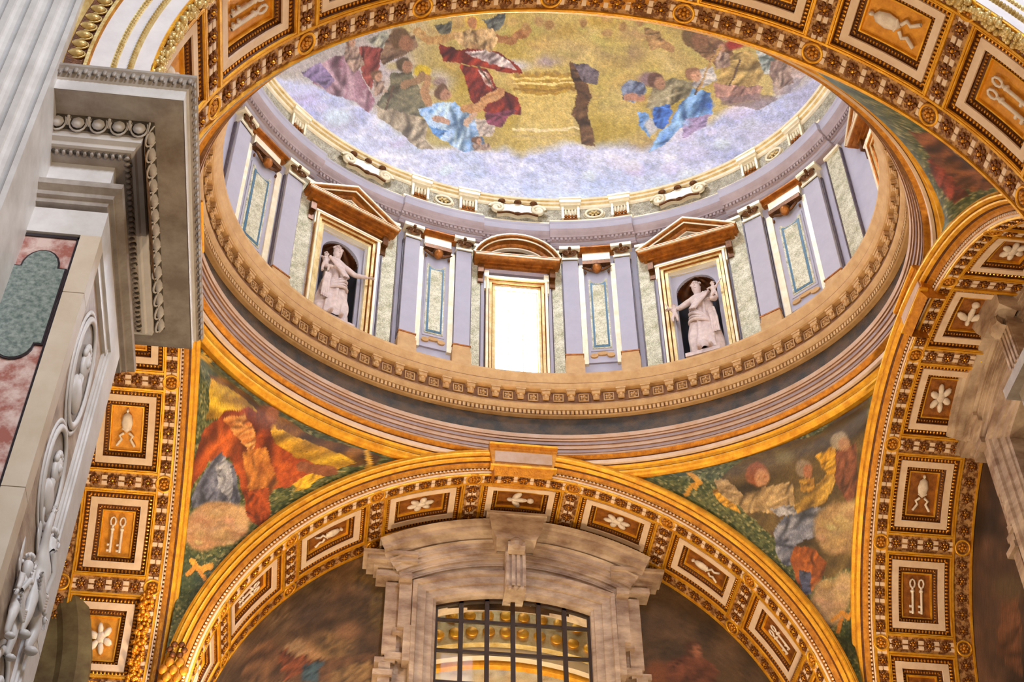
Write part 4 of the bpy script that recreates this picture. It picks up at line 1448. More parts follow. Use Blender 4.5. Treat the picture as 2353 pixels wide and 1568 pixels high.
def inlay_panel(tdeg, label, s=1.0):
    t = drum_thing('inlay_panel', label, 'panel', tdeg)
    B(MB(), -0.29 * s, 0.29 * s, 22.8, 25.9, -0.1, 0.03).build('backing', 'lilac', t)
    for q in (-1, 1):
        x0, x1 = sorted((q * 0.29 * s, q * 0.40 * s))
        B(MB(), x0, x1, 22.75, 25.82, -0.1, 0.06).build('gilt_strip', 'gold_white', t)
    mb = MB()
    B(mb, -0.30 * s, 0.30 * s, 25.86, 26.16, -0.1, 0.10)
    mb.build('gilt_tablet', 'gold_white', t)
    mb = MB()
    B(mb, -0.40 * s, 0.40 * s, 26.16, 26.25, -0.1, 0.12)
    B(mb, -0.41 * s, 0.41 * s, 26.25, 26.29, -0.1, 0.2)
    mb.build('gilt_lintel', 'gold_brown', t)
    B(MB(), -0.30 * s, 0.30 * s, 25.74, 25.86, -0.1, 0.16).build('dark_ledge', 'bronze', t)
    # framed inlay with a hollowed top
    def outline(w, z0, z1, dip):
        th = np.linspace(0, PI, 9)
        top = [(w, z1)] + [(w * 0.78 * math.cos(a), z1 - dip * math.sin(a)) for a in th] + [(-w, z1)]
        return [(-w, z0), (w, z0)] + top
    fr = MB()
    fr.prism([(a * s, b - ZB) for a, b in outline(0.235, 23.12, 25.42, 0.13)], -0.1, 0.05, wall_map)
    fr.build('raised_frame', 'lilac', t)
    MB().prism([(a * s, b - ZB) for a, b in outline(0.20, 23.18, 25.33, 0.13)], -0.1, 0.062, wall_map).build('pale_border', 'wall_mosaic', t)
    MB().prism([(a * s, b - ZB) for a, b in outline(0.165, 23.22, 25.22, 0.06)], -0.1, 0.072, wall_map).build('blue_border', 'blue', t)
    B(MB(), -0.125 * s, 0.125 * s, 23.27, 25.13, -0.1, 0.08).build('mosaic_field', 'wall_mosaic', t)
    for (a, z, w, h) in ((-0.17, 22.98, 0.08, 0.06), (0.17, 22.98, 0.08, 0.06), (0.0, 23.03, 0.12, 0.05)):
        th = np.linspace(0, 2 * PI, 12, endpoint=False)
        MB().prism([(a * s + w * s * math.cos(q), z - ZB + h * math.sin(q)) for q in th], -0.1, 0.07, wall_map).build('marble_plaque', 'tan', t)
    mb = MB()
    mb.ell([(0, -0.17, 25.56 - ZB)], (0.10, 0.10, 0.13), 10, 8, 1)
    mb.ell([(0, -0.15, 25.62 - ZB)], (0.125, 0.10, 0.10), 10, 6, 0)
    for q in (-1, 1):
        for k in range(4):
            a = q * (0.12 + 0.035 * k)
            ax = np.array([[q * 0.11, 0, 0.03 + 0.01 * k], [0, 0.035, 0], [0.0, 0, 0.035]])
            mb.ell([(a, -0.12, 25.56 + 0.02 * k - ZB)], ax, 6, 4, 0)
        mb.ell([(q * 0.25 * s, -0.10, 25.52 - ZB)], (0.03, 0.03, 0.06), 6, 4, 0)
    mb.build('winged_head', ['bronze', 'gold_brown'], t, True)
    return t


inlay_panel(74.65, 'blue bordered gold inlay panel right of the bright window, between two pilasters')
inlay_panel(105.2, 'blue bordered gold inlay panel left of the bright window, between two pilasters')
inlay_panel(34.1, 'slanting blue bordered inlay panel at the far right of the drum', 1.3)
inlay_panel(145.6, 'foreshortened blue bordered inlay panel at the far left of the drum', 1.3)


def surround(t, wi, wo, zi, zo, pw, zc, za, tri):
    """gilt frame, entablature and pediment; t = parent"""
    mb = MB()
    path = np.array([(-wi, 22.2), (-wi, zi), (wi, zi), (wi, 22.2)]) - np.array([0, ZB])
    d = wo - wi
    pf = [(0, -0.3), (0, 0.10), (d * .28, 0.105), (d * .32, 0.08), (d * .36, 0.145), (d * .62, 0.15), (d * .66, 0.12), (d * .72, 0.19), (d * .95, 0.20), (d, 0.17), (d, -0.1)]
    for q, mi_ in enumerate((2, 0, 1, 1, 0, 1, 1, 2, 0, 1)):
        sweep(mb, path, pf[q:q + 2], wall_map, mi=mi_)
    mb.build('frame', ['gold_pale', 'gold_brown', 'gold_white'], t)
    mb = MB()
    B(mb, -wo - 0.03, wo + 0.03, zi + d * 0.85, zi + d * 1.0, -0.1, 0.22)
    mb.build('lintel_fillet', 'gold_white', t)
    for s in (-1, 1):
        B(MB(), s * (wo - 0.02) - 0.05, s * (wo - 0.02) + 0.05, zi - 0.15, zo, -0.1, 0.16).build('ear', 'gold_white', t)
    for s in (-1, 1):
        mb = MB()
        B(mb, s * (wo + 0.055) - 0.03, s * (wo + 0.055) + 0.03, 22.3, zo, -0.1, 0.09)
        mb.build('lilac_border', 'lilac', t)
    for s in (-1, 1):
        mb = MB()
        B(mb, s * (wo + 0.10) - 0.015, s * (wo + 0.10) + 0.015, 22.3, zo, -0.1, 0.08)
        mb.build('dark_border', 'purple', t)
    mb = MB()
    B(mb, -wo - 0.02, wo + 0.02, zo, zo + 0.12, -0.1, 0.10)
    mb.build('frieze', 'lilac_dark', t)
    H = 0.40
    mb = MB()
    lv = [(zo + 0.12, zo + 0.17, 0.30, 0.16), (zo + 0.17, zo + 0.21, 0.45, 0.22), (zo + 0.21, zc - 0.10, 0.72, 0.30), (zc - 0.10, zc - 0.035, 0.92, H - 0.03), (zc - 0.035, zc, 1.0, H)]
    for z0, z1, k, h in lv:
        hw = wo + (pw - wo) * k
        B(mb, -hw, hw, z0, z1, -0.1, h, 0)
    mb.build('cornice', 'gold_brown', t)
    B(MB(), -pw * 0.97, pw * 0.97, zc - 0.055, zc - 0.04, 0.3, H + 0.005).build('gilt_fillet', 'gold_white', t)
    B(MB(), -pw, pw, zc - 0.008, zc + 0.004, 0.3, H + 0.008).build('gilt_fillet', 'gold_white', t)
    for s in (-1, 1):
        mb = MB()
        B(mb, s * (wo + 0.11) - 0.06, s * (wo + 0.11) + 0.06, zo - 0.35, zo + 0.14, -0.1, 0.13)
        B(mb, s * (wo + 0.11) - 0.06, s * (wo + 0.11) + 0.06, zo - 0.12, zo + 0.14, 0.1, 0.22)
        mb.build('console', 'bronze', t)  # dark console, its tone also standing for the shade below the pediment end
    if tri:
        path = [(-pw, zc), (0, za), (pw, zc)]
    else:
        rise = za - zc
        R = (pw * pw + rise * rise) / (2 * rise)
        a0 = math.asin(pw / R)
        path = [(R * math.sin(a), za - R + R * math.cos(a)) for a in np.linspace(-a0, a0, 17)]
    path = np.array(path) - np.array([0, ZB])
    mb = MB()
    sweep(mb, path, [(-0.15, 0.0), (-0.15, 0.10), (-0.12, 0.16), (-0.09, 0.20), (-0.085, 0.32), (-0.05, 0.34), (-0.04, 0.38), (0.0, H), (0.02, H), (0.02, -0.1)], wall_map, mi=0)
    mb.build('raking_cornice', 'gold_brown', t)
    mb = MB()
    sweep(mb, path, [(-0.088, 0.315), (-0.088, 0.332), (-0.070, 0.342)], wall_map)
    sweep(mb, path, [(-0.015, H - 0.01), (-0.012, H + 0.012), (0.022, H + 0.012)], wall_map)
    sweep(mb, path, [(-0.17, 0.05), (-0.17, 0.13), (-0.145, 0.14)], wall_map)
    mb.build('raking_fillet', 'gold_white', t)
    pts = [(a, b) for a, b in path]
    pts = [(pts[0][0], pts[0][1] - 0.01)] + pts + [(pts[-1][0], pts[-1][1] - 0.01)]
    MB().prism(pts[::-1], -0.1, 0.04, wall_map).build('tympanum', 'bronze', t)


def drum_window(tdeg, name, label, kind='structure', tri=False, pw=0.93, wi=0.455, wo=0.66, zc=25.72, za=26.40, deep=0.17):
    t = drum_thing(name, None, None, tdeg)
    tag(t, label, None, None, 'structure')
    surround(t, wi, wo, 24.97, 25.40, pw, zc, za, tri)
    mb = MB()
    for s in (-1, 1):
        B(mb, s * wi - 0.02, s * wi + 0.02, 22.2, 24.97, -deep, 0.0)
    B(mb, -wi, wi, 24.95, 24.99, -deep, 0.0)
    B(mb, -wi, wi, 22.1, 22.3, -deep, 0.0)
    mb.build('reveal', 'gold_pale', t)
    cols, rows = 3, 6
    w = 2 * wi / cols
    zt, z0 = 24.95, 22.3
    hh = (zt - z0) / rows
    for i in range(cols):
        for j in range(rows):
            mb = MB()
            B(mb, -wi + i * w + 0.012, -wi + (i + 1) * w - 0.012, z0 + j * hh + 0.01, z0 + (j + 1) * hh - 0.01, -deep + 0.02, -deep + 0.03)
            mb.build('pane', 'daylight', t)
    mb = MB()
    for i in range(1, cols):
        B(mb, -wi + i * w - 0.012, -wi + i * w + 0.012, z0, zt, -deep, -deep + 0.05)
    for j in range(1, rows):
        B(mb, -wi, wi, z0 + j * hh - 0.01, z0 + j * hh + 0.01, -deep, -deep + 0.045)
    mb.build('muntins', 'gold_white', t)
    return t


drum_window(90.0, 'window_1', 'bright daylit drum window under a curved gilt pediment')
drum_window(0.0, 'window_3', 'drum window seen edge on at the far right, gilt triangular pediment', tri=True, pw=1.15, wi=0.5, wo=0.75, zc=25.75, za=26.45, deep=0.5)
drum_window(270.0, 'window_5', 'drum window on the near side, behind the near arch')
drum_window(180.0, 'window_4', 'drum window hidden at the far left behind the near arch', tri=True, pw=1.15, wi=0.5, wo=0.75, zc=25.75, za=26.45, deep=0.5)


def niche(tdeg, label):
    t = drum_thing('statue_niche', label, 'niche', tdeg)
    wi, wo = 0.53, 0.75
    surround(t, wi, wo, 25.17, 25.44, 1.10, 25.82, 26.48, True)
    R, zs_ = 0.43, 24.62
    th = np.linspace(0, PI, 17)
    # plate with the arched opening
    mb = MB()
    inner = [(R, 22.2)] + [(R * math.cos(a), zs_ + R * math.sin(a)) for a in th] + [(-R, 22.2)]
    outer = [(wi, 22.2)] + [(wi if math.cos(a) > 0.6 else (-wi if math.cos(a) < -0.6 else wi * math.cos(a) / 0.6), 25.17 if abs(math.cos(a)) < 0.8 else zs_ + (25.17 - zs_) * (1 - (abs(math.cos(a)) - 0.8) / 0.2)) for a in th] + [(-wi, 22.2)]
    P = np.array([[(a, 0.06, b - ZB) for a, b in inner], [(a, 0.06, b - ZB) for a, b in outer]])
    mb.grid(P, 0)
    Q = np.array([[(a, 0.06, b - ZB) for a, b in inner], [(a, 0.14, b - ZB) for a, b in inner]])
    mb.grid(Q, 0)
    mb.build('niche_wall', 'lilac', t)
    mb = MB()
    phs = np.linspace(0, PI, 17)
    for z0, z1 in ((22.2, zs_),):
        P = np.array([[(R * math.cos(a), 0.10 + 0.48 * math.sin(a), z - ZB) for a in phs] for z in (z0, z1)])
        mb.grid(P, 0)
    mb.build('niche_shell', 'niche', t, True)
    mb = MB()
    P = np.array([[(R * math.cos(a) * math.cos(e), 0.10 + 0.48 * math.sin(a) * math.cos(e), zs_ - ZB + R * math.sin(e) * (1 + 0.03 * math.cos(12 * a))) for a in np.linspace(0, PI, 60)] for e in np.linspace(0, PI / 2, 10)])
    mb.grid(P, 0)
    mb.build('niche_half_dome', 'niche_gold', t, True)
    B(MB(), -wi, wi, 22.0, 22.45, -0.6, 0.06).build('niche_floor', 'tan', t)
    return t


niche(56.2, 'gilt statue niche with triangular pediment right of the window')
niche(124.0, 'gilt statue niche with triangular pediment left of the window')


# ---------------------------------------------------------------- statues
def skin_fig(name, J, E, parent, m, sub=2, root_i=0):
    me = bpy.data.meshes.new(name)
    me.from_pydata([j[:3] for j in J], E, [])
    o = put(name, me, parent)
    me.materials.append(M[m])
    sk = o.modifiers.new('skin', 'SKIN')
    if not me.skin_vertices:
        return o
    for i, j in enumerate(J):
        r = j[3]
        me.skin_vertices[0].data[i].radius = (r, r if len(j) < 5 else j[4])
        me.skin_vertices[0].data[i].use_root = (i == root_i)
    sk.use_smooth_shade = True
    s = o.modifiers.new('sub', 'SUBSURF')
    s.levels = s.render_levels = sub
    return o


def robe(parent, h, r0, r1, seed, lean=0.0, name='robe', m='statue'):
    rg = random.Random(seed)
    n, k = 96, 26
    P = np.zeros((n, k, 3))
    phs = [rg.random() * 6 for _ in range(6)]
    for j in range(k):
        s = j / (k - 1)                     # 0 hem, 1 chest
        z = s * h
        base = r0 + (r1 - r0) * s ** 0.8 + 0.03 * math.sin(PI * s)
        waist = -0.035 * math.exp(-((s - 0.76) / 0.07) ** 2)
        for i in range(n):
            a = 2 * PI * i / n
            f = 0.034 * (1 - 0.65 * s) * (math.sin(9 * a + phs[0] + 3.0 * s) + 0.7 * math.sin(14 * a + phs[1] - 5 * s) + 0.5 * math.sin(5 * a + phs[2] + 7 * s))
            d = 0.028 * math.sin(3 * a + 12 * s + phs[3])
            r = base + waist + f + d * (1 - s)
            P[i, j] = (r * math.cos(a) + lean * s, 0.72 * r * math.sin(a), z)
    mb = MB()
    mb.grid(P, 0, cu=True)
    c = P[:, -1].mean(0)
    mb.add(np.vstack([P[:, -1], [c + [0, 0, 0.03]]]), [(i, (i + 1) % n, n) for i in range(n)])
    return mb.build(name, m, parent, True)


def face_bits(parent, c, s, tilt=0.0, m='statue'):
    """nose, brows, lips and hair on a head of half width s, looking to -y"""
    mb = MB()
    x, y, z = c
    mb.ell([(x, y - s * 0.95, z - s * 0.1)], (s * 0.14, s * 0.2, s * 0.3), 6, 5)
    mb.ell([(x - s * .35, y - s * 0.82, z + s * .18), (x + s * .35, y - s * .82, z + s * .18)], (s * .22, s * .12, s * .08), 6, 4)
    mb.ell([(x, y - s * 0.85, z - s * .55)], (s * .22, s * .14, s * .08), 6, 4)
    mb.ell([(x, y - s * 0.7, z - s * .9)], (s * .25, s * .2, s * .2), 6, 4)
    mb.build('face', m, parent, True)
    mb = MB()
    rg = random.Random(3)
    for k in range(34):
        a = rg.random() * 2 * PI
        e = rg.random() * 1.2
        if math.sin(a) < -0.5 and e < 0.75:
            continue
        mb.ell([(x + s * 1.02 * math.cos(a) * math.cos(e), y + s * 0.1 + s * 1.0 * math.sin(a) * math.cos(e), z + s * (0.25 + 1.0 * math.sin(e)))], (s * .3, s * .3, s * .26), 6, 4)
    mb.build('hair', m, parent, True)


def hand(parent, p, d, s, m='statue'):
    """palm and five short bent fingers; d = direction of the fingers"""
    d = Vector(d).normalized()
    side = d.cross(Vector((0, 0, 1)))
    side = side.normalized() if side.length > 0.1 else Vector((1, 0, 0))
    up = side.cross(d)
    mb = MB()
    p = Vector(p)
    A = np.array([list(d * s * 0.55), list(side * s * 0.42), list(up * s * 0.18)])
    mb.ell([list(p + d * s * 0.4)], A, 8, 5)
    for k, L in enumerate((0.78, 0.9, 0.84, 0.68)):
        q = p + d * s * 0.8 + side * s * (0.3 - 0.2 * k)
        mb.tube([list(q), list(q + d * s * L * 0.5), list(q + d * s * L * 0.85 - up * s * 0.2)], [s * .1, s * .09, s * .06], 5)
    q = p + d * s * 0.3 + side * s * 0.4
    mb.tube([list(q), list(q + side * s * 0.3 + d * s * 0.25), list(q + side * s * 0.3 + d * s * 0.55)], [s * .11, s * .1, s * .07], 5)
    mb.build('hand', m, parent, True)


def statue(tdeg, label, variant):
    (x, y), rz = frame_at(tdeg, 6.95)
    t = thing('statue', label, 'statue', (x, y, 22.75), rz)
    t.scale = (1.10, 1.06, 1.07)
    mb = MB()
    mb.box(-0.34, 0.34, -0.2, 0.3, 0.0, 0.10)
    mb.build('plinth', 'statue', t)
    dx = -0.10 if variant == 0 else 0.06
    g_ = put('dressed_body', None, t, (dx, 0.0, 0.10))
    bpy.data.objects.remove(g_)
    # body (one skin): pelvis, chest, neck, head, arms
    X = dx
    if variant == 0:
        J = [(X, 0.05, 1.15, .15), (X, 0.04, 1.55, .17, .13), (X - .01, 0.03, 1.80, .15, .11), (X - .01, 0.0, 1.92, .06), (X - .01, -.03, 2.02, .09), (X - .01, -.04, 2.14, .105), (X - .01, -.03, 2.23, .07),
             (X + .19, 0.0, 1.80, .075), (X + .38, -.10, 1.60, .058), (X + .62, -.20, 1.60, .038), (X - .20, 0.0, 1.80, .075), (X - .27, -.06, 1.52, .058), (X - .14, -.20, 1.42, .038)]
    else:
        J = [(X, 0.05, 1.15, .16), (X, 0.04, 1.50, .18, .14), (X - .02, 0.03, 1.76, .16, .12), (X - .03, 0.0, 1.88, .06), (X - .04, -.03, 1.98, .09), (X - .05, -.04, 2.10, .105), (X - .05, -.03, 2.19, .07),
             (X + .20, 0.0, 1.76, .08), (X + .32, -.12, 1.50, .06), (X + .22, -.26, 1.40, .04), (X - .22, 0.0, 1.74, .08), (X - .42, -.10, 1.52, .06), (X - .58, -.24, 1.42, .04)]
    E = [(0, 1), (1, 2), (2, 3), (3, 4), (4, 5), (5, 6), (2, 7), (7, 8), (8, 9), (2, 10), (10, 11), (11, 12)]
    skin_fig('body', J, E, t, 'statue', 2)
    r = robe(t, 1.62, 0.36, 0.19, 4 + variant)
    r.location = (X, 0.04, 0.10)
    # mantle: a thick swag of cloth across the hips and over a shoulder
    mb = MB()
    for k in range(4):
        s = k / 4
        th = np.linspace(-0.15 * PI, 1.15 * PI, 18)
        mb.tube([(X + (0.235 + .012 * k) * math.cos(a), 0.02 - (0.185 + .012 * k) * math.sin(a), 1.16 - 0.07 * k + (0.30 - 0.05 * k) * math.cos(a) * (1 if variant == 0 else -1)) for a in th], 0.026 + 0.012 * (k % 2), 6)
    for k in range(3):
        mb.tube([(X + (-.20 + .05 * k) * (1 if variant == 0 else -1), -.12, 1.78), (X + (-.08 + .05 * k) * (1 if variant == 0 else -1), -.19, 1.55), (X + (.12 + .04 * k) * (1 if variant == 0 else -1), -.20, 1.30)], 0.036, 6)
    for k in range(4):
        q = -1 if variant == 0 else 1
        mb.tube([(X + q * (.16 + .03 * k), -.14, 1.25), (X + q * (.20 + .03 * k), -.19, 0.9), (X + q * (.19 + .04 * k), -.18, 0.5)], [0.03, 0.035, 0.02], 6)
    mb.build('mantle', 'statue', t, True)
    face_bits(t, (J[5][0], J[5][1], J[5][2]), 0.10)
    a, b = Vector(J[9][:3]), Vector(J[8][:3])
    hand(t, a, a - b, 0.085)
    a, b = Vector(J[12][:3]), Vector(J[11][:3])
    hand(t, a, a - b, 0.085)
    # feet
    for s in (-1, 1):
        mb = MB()
        mb.ell([(X + s * .11, -.22, 0.14)], (0.05, 0.12, 0.045), 8, 5)
        mb.build('foot', 'statue', t, True)
    return t


def child_statue(loc, rz, label, s=0.5, pose=0):
    t = thing('child_statue', label, 'statue', loc, rz)
    if pose == 0:
        J = [(0, 0, .52, .11), (0, 0, .75, .11), (0, 0, .88, .05), (0, -.01, .96, .09), (0, -.01, 1.08, .10), (0.14, 0, .82, .05), (.24, -.08, .66, .045), (.30, -.18, .60, .035),
             (-.14, 0, .82, .05), (-.24, -.06, .98, .045), (-.30, -.10, 1.12, .035), (.08, 0, .42, .08), (.10, -.02, .22, .06), (.10, 0, .04, .045), (-.08, 0, .42, .08), (-.11, -.05, .22, .06), (-.10, 0, .04, .045)]
    else:
        J = [(0, 0, .52, .11), (0, 0, .75, .11), (0, 0, .88, .05), (0, -.01, .96, .09), (0, -.01, 1.08, .10), (0.14, 0, .82, .05), (.26, -.08, .92, .045), (.36, -.12, 1.0, .035),
             (-.14, 0, .82, .05), (-.24, -.1, .68, .045), (-.18, -.2, .58, .035), (.08, 0, .42, .08), (.12, -.12, .28, .06), (.12, -.04, .06, .045), (-.08, 0, .42, .08), (-.10, 0, .22, .06), (-.10, 0.02, .04, .045)]
    J = [tuple(q * s / 1.0 for q in j) for j in J]
    E = [(0, 1), (1, 2), (2, 3), (3, 4), (1, 5), (5, 6), (6, 7), (1, 8), (8, 9), (9, 10), (0, 11), (11, 12), (12, 13), (0, 14), (14, 15), (15, 16)]
    skin_fig('body', J, E, t, 'statue', 1)
    face_bits(t, (0, -.01 * s, 1.03 * s), 0.095 * s)
    for i, j in ((7, 6), (10, 9)):
        a, b = Vector(J[i][:3]), Vector(J[j][:3])
        hand(t, a, a - b, 0.07 * s)
    for i in (13, 16):
        mb = MB()
        mb.ell([(J[i][0], J[i][1] - .06 * s, J[i][2])], (0.045 * s, 0.09 * s, 0.035 * s), 6, 4)
        mb.build('foot', 'statue', t, True)
    return t


statue(124.0, 'robed marble statue stretching an arm out of the left niche', 0)
statue(56.2, 'robed marble woman statue standing in the right niche with children', 1)


def dloc(tdeg, a, h, z, r=6.95):
    (x, y), rz = frame_at(tdeg, r)
    return (x + a * math.cos(rz) + h * math.sin(rz), y + a * math.sin(rz) - h * math.cos(rz), z), rz


l_, r_ = dloc(56.1, -0.50, 0.22, 23.85)
child_statue(l_, r_, 'small marble child held at the left hand of the right niche statue', 0.5, 0)
l_, r_ = dloc(56.1, 0.40, 0.20, 24.25)
child_statue(l_, r_, 'small marble child raised at the right shoulder of the right niche statue', 0.5, 1)
l_, r_ = dloc(123.9, -0.42, 0.10, 24.12)
child_statue(l_, r_, 'small marble child peeping behind the left niche statue', 0.55, 1)


# ---------------------------------------------------------------- ornaments of the gilt attic
def att_thing(name, label, cat, tdeg, group=None):
    (x, y), rz = frame_at(tdeg, 6.74)
    t = thing(name, label, cat, (x, y, 27.74), rz, group)
    t.scale = (1.05, 1.0, 0.92)
    return t


def cartouche(tdeg, label):
    t = att_thing('scroll_cartouche', label, 'ornament', tdeg)
    mb = MB()
    n = 24
    xs = np.linspace(-0.46, 0.46, n)
    up = 0.20 + 0.03 * np.cos(xs * 14)
    dn = -0.17 - 0.03 * np.cos(xs * 14)
    pts = [(a, b + 0.26) for a, b in zip(xs, dn)] + [(a, b + 0.26) for a, b in zip(xs[::-1], up[::-1])]
    mb.prism(pts, -0.1, 0.15, wall_map)
    mb.build('plate', 'gold_white', t)
    for s in (-1, 1):
        mb = MB()
        th = np.linspace(0, 3.2 * PI, 26)
        rr = np.linspace(0.19, 0.03, 26)
        mb.tube([(s * (0.46 + rr[i] * math.cos(th[i]) * 0.9), -0.16, 0.26 + rr[i] * math.sin(th[i])) for i in range(26)], 0.042, 6)
        mb.ell([(s * 0.46, -0.12, 0.26)], (0.14, 0.06, 0.16), 10, 6)
        mb.build('scroll_end', 'gold_white', t, True)
    mb = MB()
    mb.tube([(a, -0.165, b + 0.26) for a, b in zip(xs, dn - 0.012)], 0.03, 5)
    mb.tube([(a, -0.14, b + 0.26) for a, b in zip(xs, up + 0.01)], 0.018, 5)
    for q in (-0.36, 0.0, 0.36):
        mb.ell([(q, -0.18, 0.50)], (0.09, 0.07, 0.05), 8, 5)
    mb.ell([(0, -0.17, 0.05)], (0.09, 0.05, 0.05), 8, 5)
    mb.build('shadow_trim', 'bronze', t, True)
    return t


cartouche(89.8, 'pale gilt scroll cartouche above the bright window, at the foot of the dome')
cartouche(56.1, 'pale gilt scroll cartouche above the right statue niche')
cartouche(122.4, 'pale gilt scroll cartouche above the left statue niche')


def att_bracket(tdeg, label):
    t = att_thing('attic_bracket', label, 'bracket', tdeg)
    mb = MB()
    mb.box(-0.19, 0.19, -0.05, 0.1, 0.0, 0.46)
    for s in (-1, 1):
        mb.box(s * 0.175 - 0.025, s * 0.175 + 0.025, -0.14, 0.1, 0.0, 0.46)
    mb.build('block', 'gold_white', t)
    mb = MB()
    mb.box(-0.22, 0.22, -0.18, 0.1, 0.46, 0.52)
    mb.box(-0.24, 0.24, -0.23, 0.1, 0.52, 0.64)
    mb.box(-0.25, 0.25, -0.25, 0.1, 0.64, 0.70)
    mb.build('cap', 'gold_white', t)
    mb = MB()
    for k in range(4):
        mb.ell([(-0.108 + 0.072 * k, -0.10, 0.27)], (0.032, 0.05, 0.12), 6, 5)
    mb.build('flute_pearls', 'gold_white', t, True)
    mb = MB()
    for k in range(4):
        mb.ell([(-0.108 + 0.072 * k, -0.11, 0.09)], (0.038, 0.04, 0.05), 6, 5)
    mb.box(-0.16, 0.16, -0.10, 0.0, 0.0, 0.05)
    mb.build('gilt_drops', 'gold_brown', t, True)
    return t


for a_, l_ in ((79.0, 'first gilt bracket right of the centre cartouche'), (68.8, 'second gilt bracket right of the centre cartouche'), (99.9, 'first gilt bracket left of the centre cartouche'),
               (110.1, 'second gilt bracket left of the centre cartouche'), (39.2, 'gilt bracket right of the right cartouche'), (26.0, 'rightmost gilt bracket, close to the near arch'), (140.6, 'gilt bracket left of the left cartouche')):
    att_bracket(a_, l_)


def att_roundel(tdeg, label):
    t = att_thing('attic_roundel', label, 'ornament', tdeg)
    th = np.linspace(0, 2 * PI, 28, endpoint=False)
    mb = MB()
    mb.tube([(0.19 * math.cos(a), -0.06, 0.23 + 0.165 * math.sin(a)) for a in th], 0.035, 6, 0, True)
    mb.tube([(0.235 * math.cos(a), -0.03, 0.23 + 0.20 * math.sin(a)) for a in th], 0.016, 5, 0, True)
    mb.build('ring', 'gold_white', t, True)
    mb = MB()
    for k in range(6):
        a = k * PI / 3
        mb.ell([(0.085 * math.cos(a), -0.06, 0.23 + 0.075 * math.sin(a))], np.array([[0.05 * math.cos(a), 0, 0.05 * math.sin(a)], [0, 0.03, 0], [-0.03 * math.sin(a), 0, 0.03 * math.cos(a)]]), 6, 4)
    mb.ell([(0, -0.08, 0.23)], (0.035, 0.035, 0.035), 6, 5)
    mb.build('flower', 'gold_pale', t, True)
    MB().prism([(0.17 * math.cos(a), 0.23 + 0.15 * math.sin(a)) for a in th], -0.05, 0.03, wall_map).build('hollow', 'bronze', t)
    return t


for a_, l_ in ((74.2, 'oval gilt flower roundel in the attic right of the centre cartouche'), (104.9, 'oval gilt flower roundel in the attic left of the centre cartouche'), (33.0, 'oval gilt flower roundel at the far right of the attic')):
    att_roundel(a_, l_)


# ---------------------------------------------------------------- marble window surrounds on the lunettes
def seg_path(hw, zside, zmid, n=15, zlow=None):
    rise = zmid - zside
    R = (hw * hw + rise * rise) / (2 * rise)
    a0 = math.asin(hw / R)
    p = [(R * math.sin(a), zmid - R + R * math.cos(a)) for a in np.linspace(-a0, a0, n)]
    if zlow is not None:
        p = [(-hw, zlow)] + p + [(hw, zlow)]
    return np.array(p)


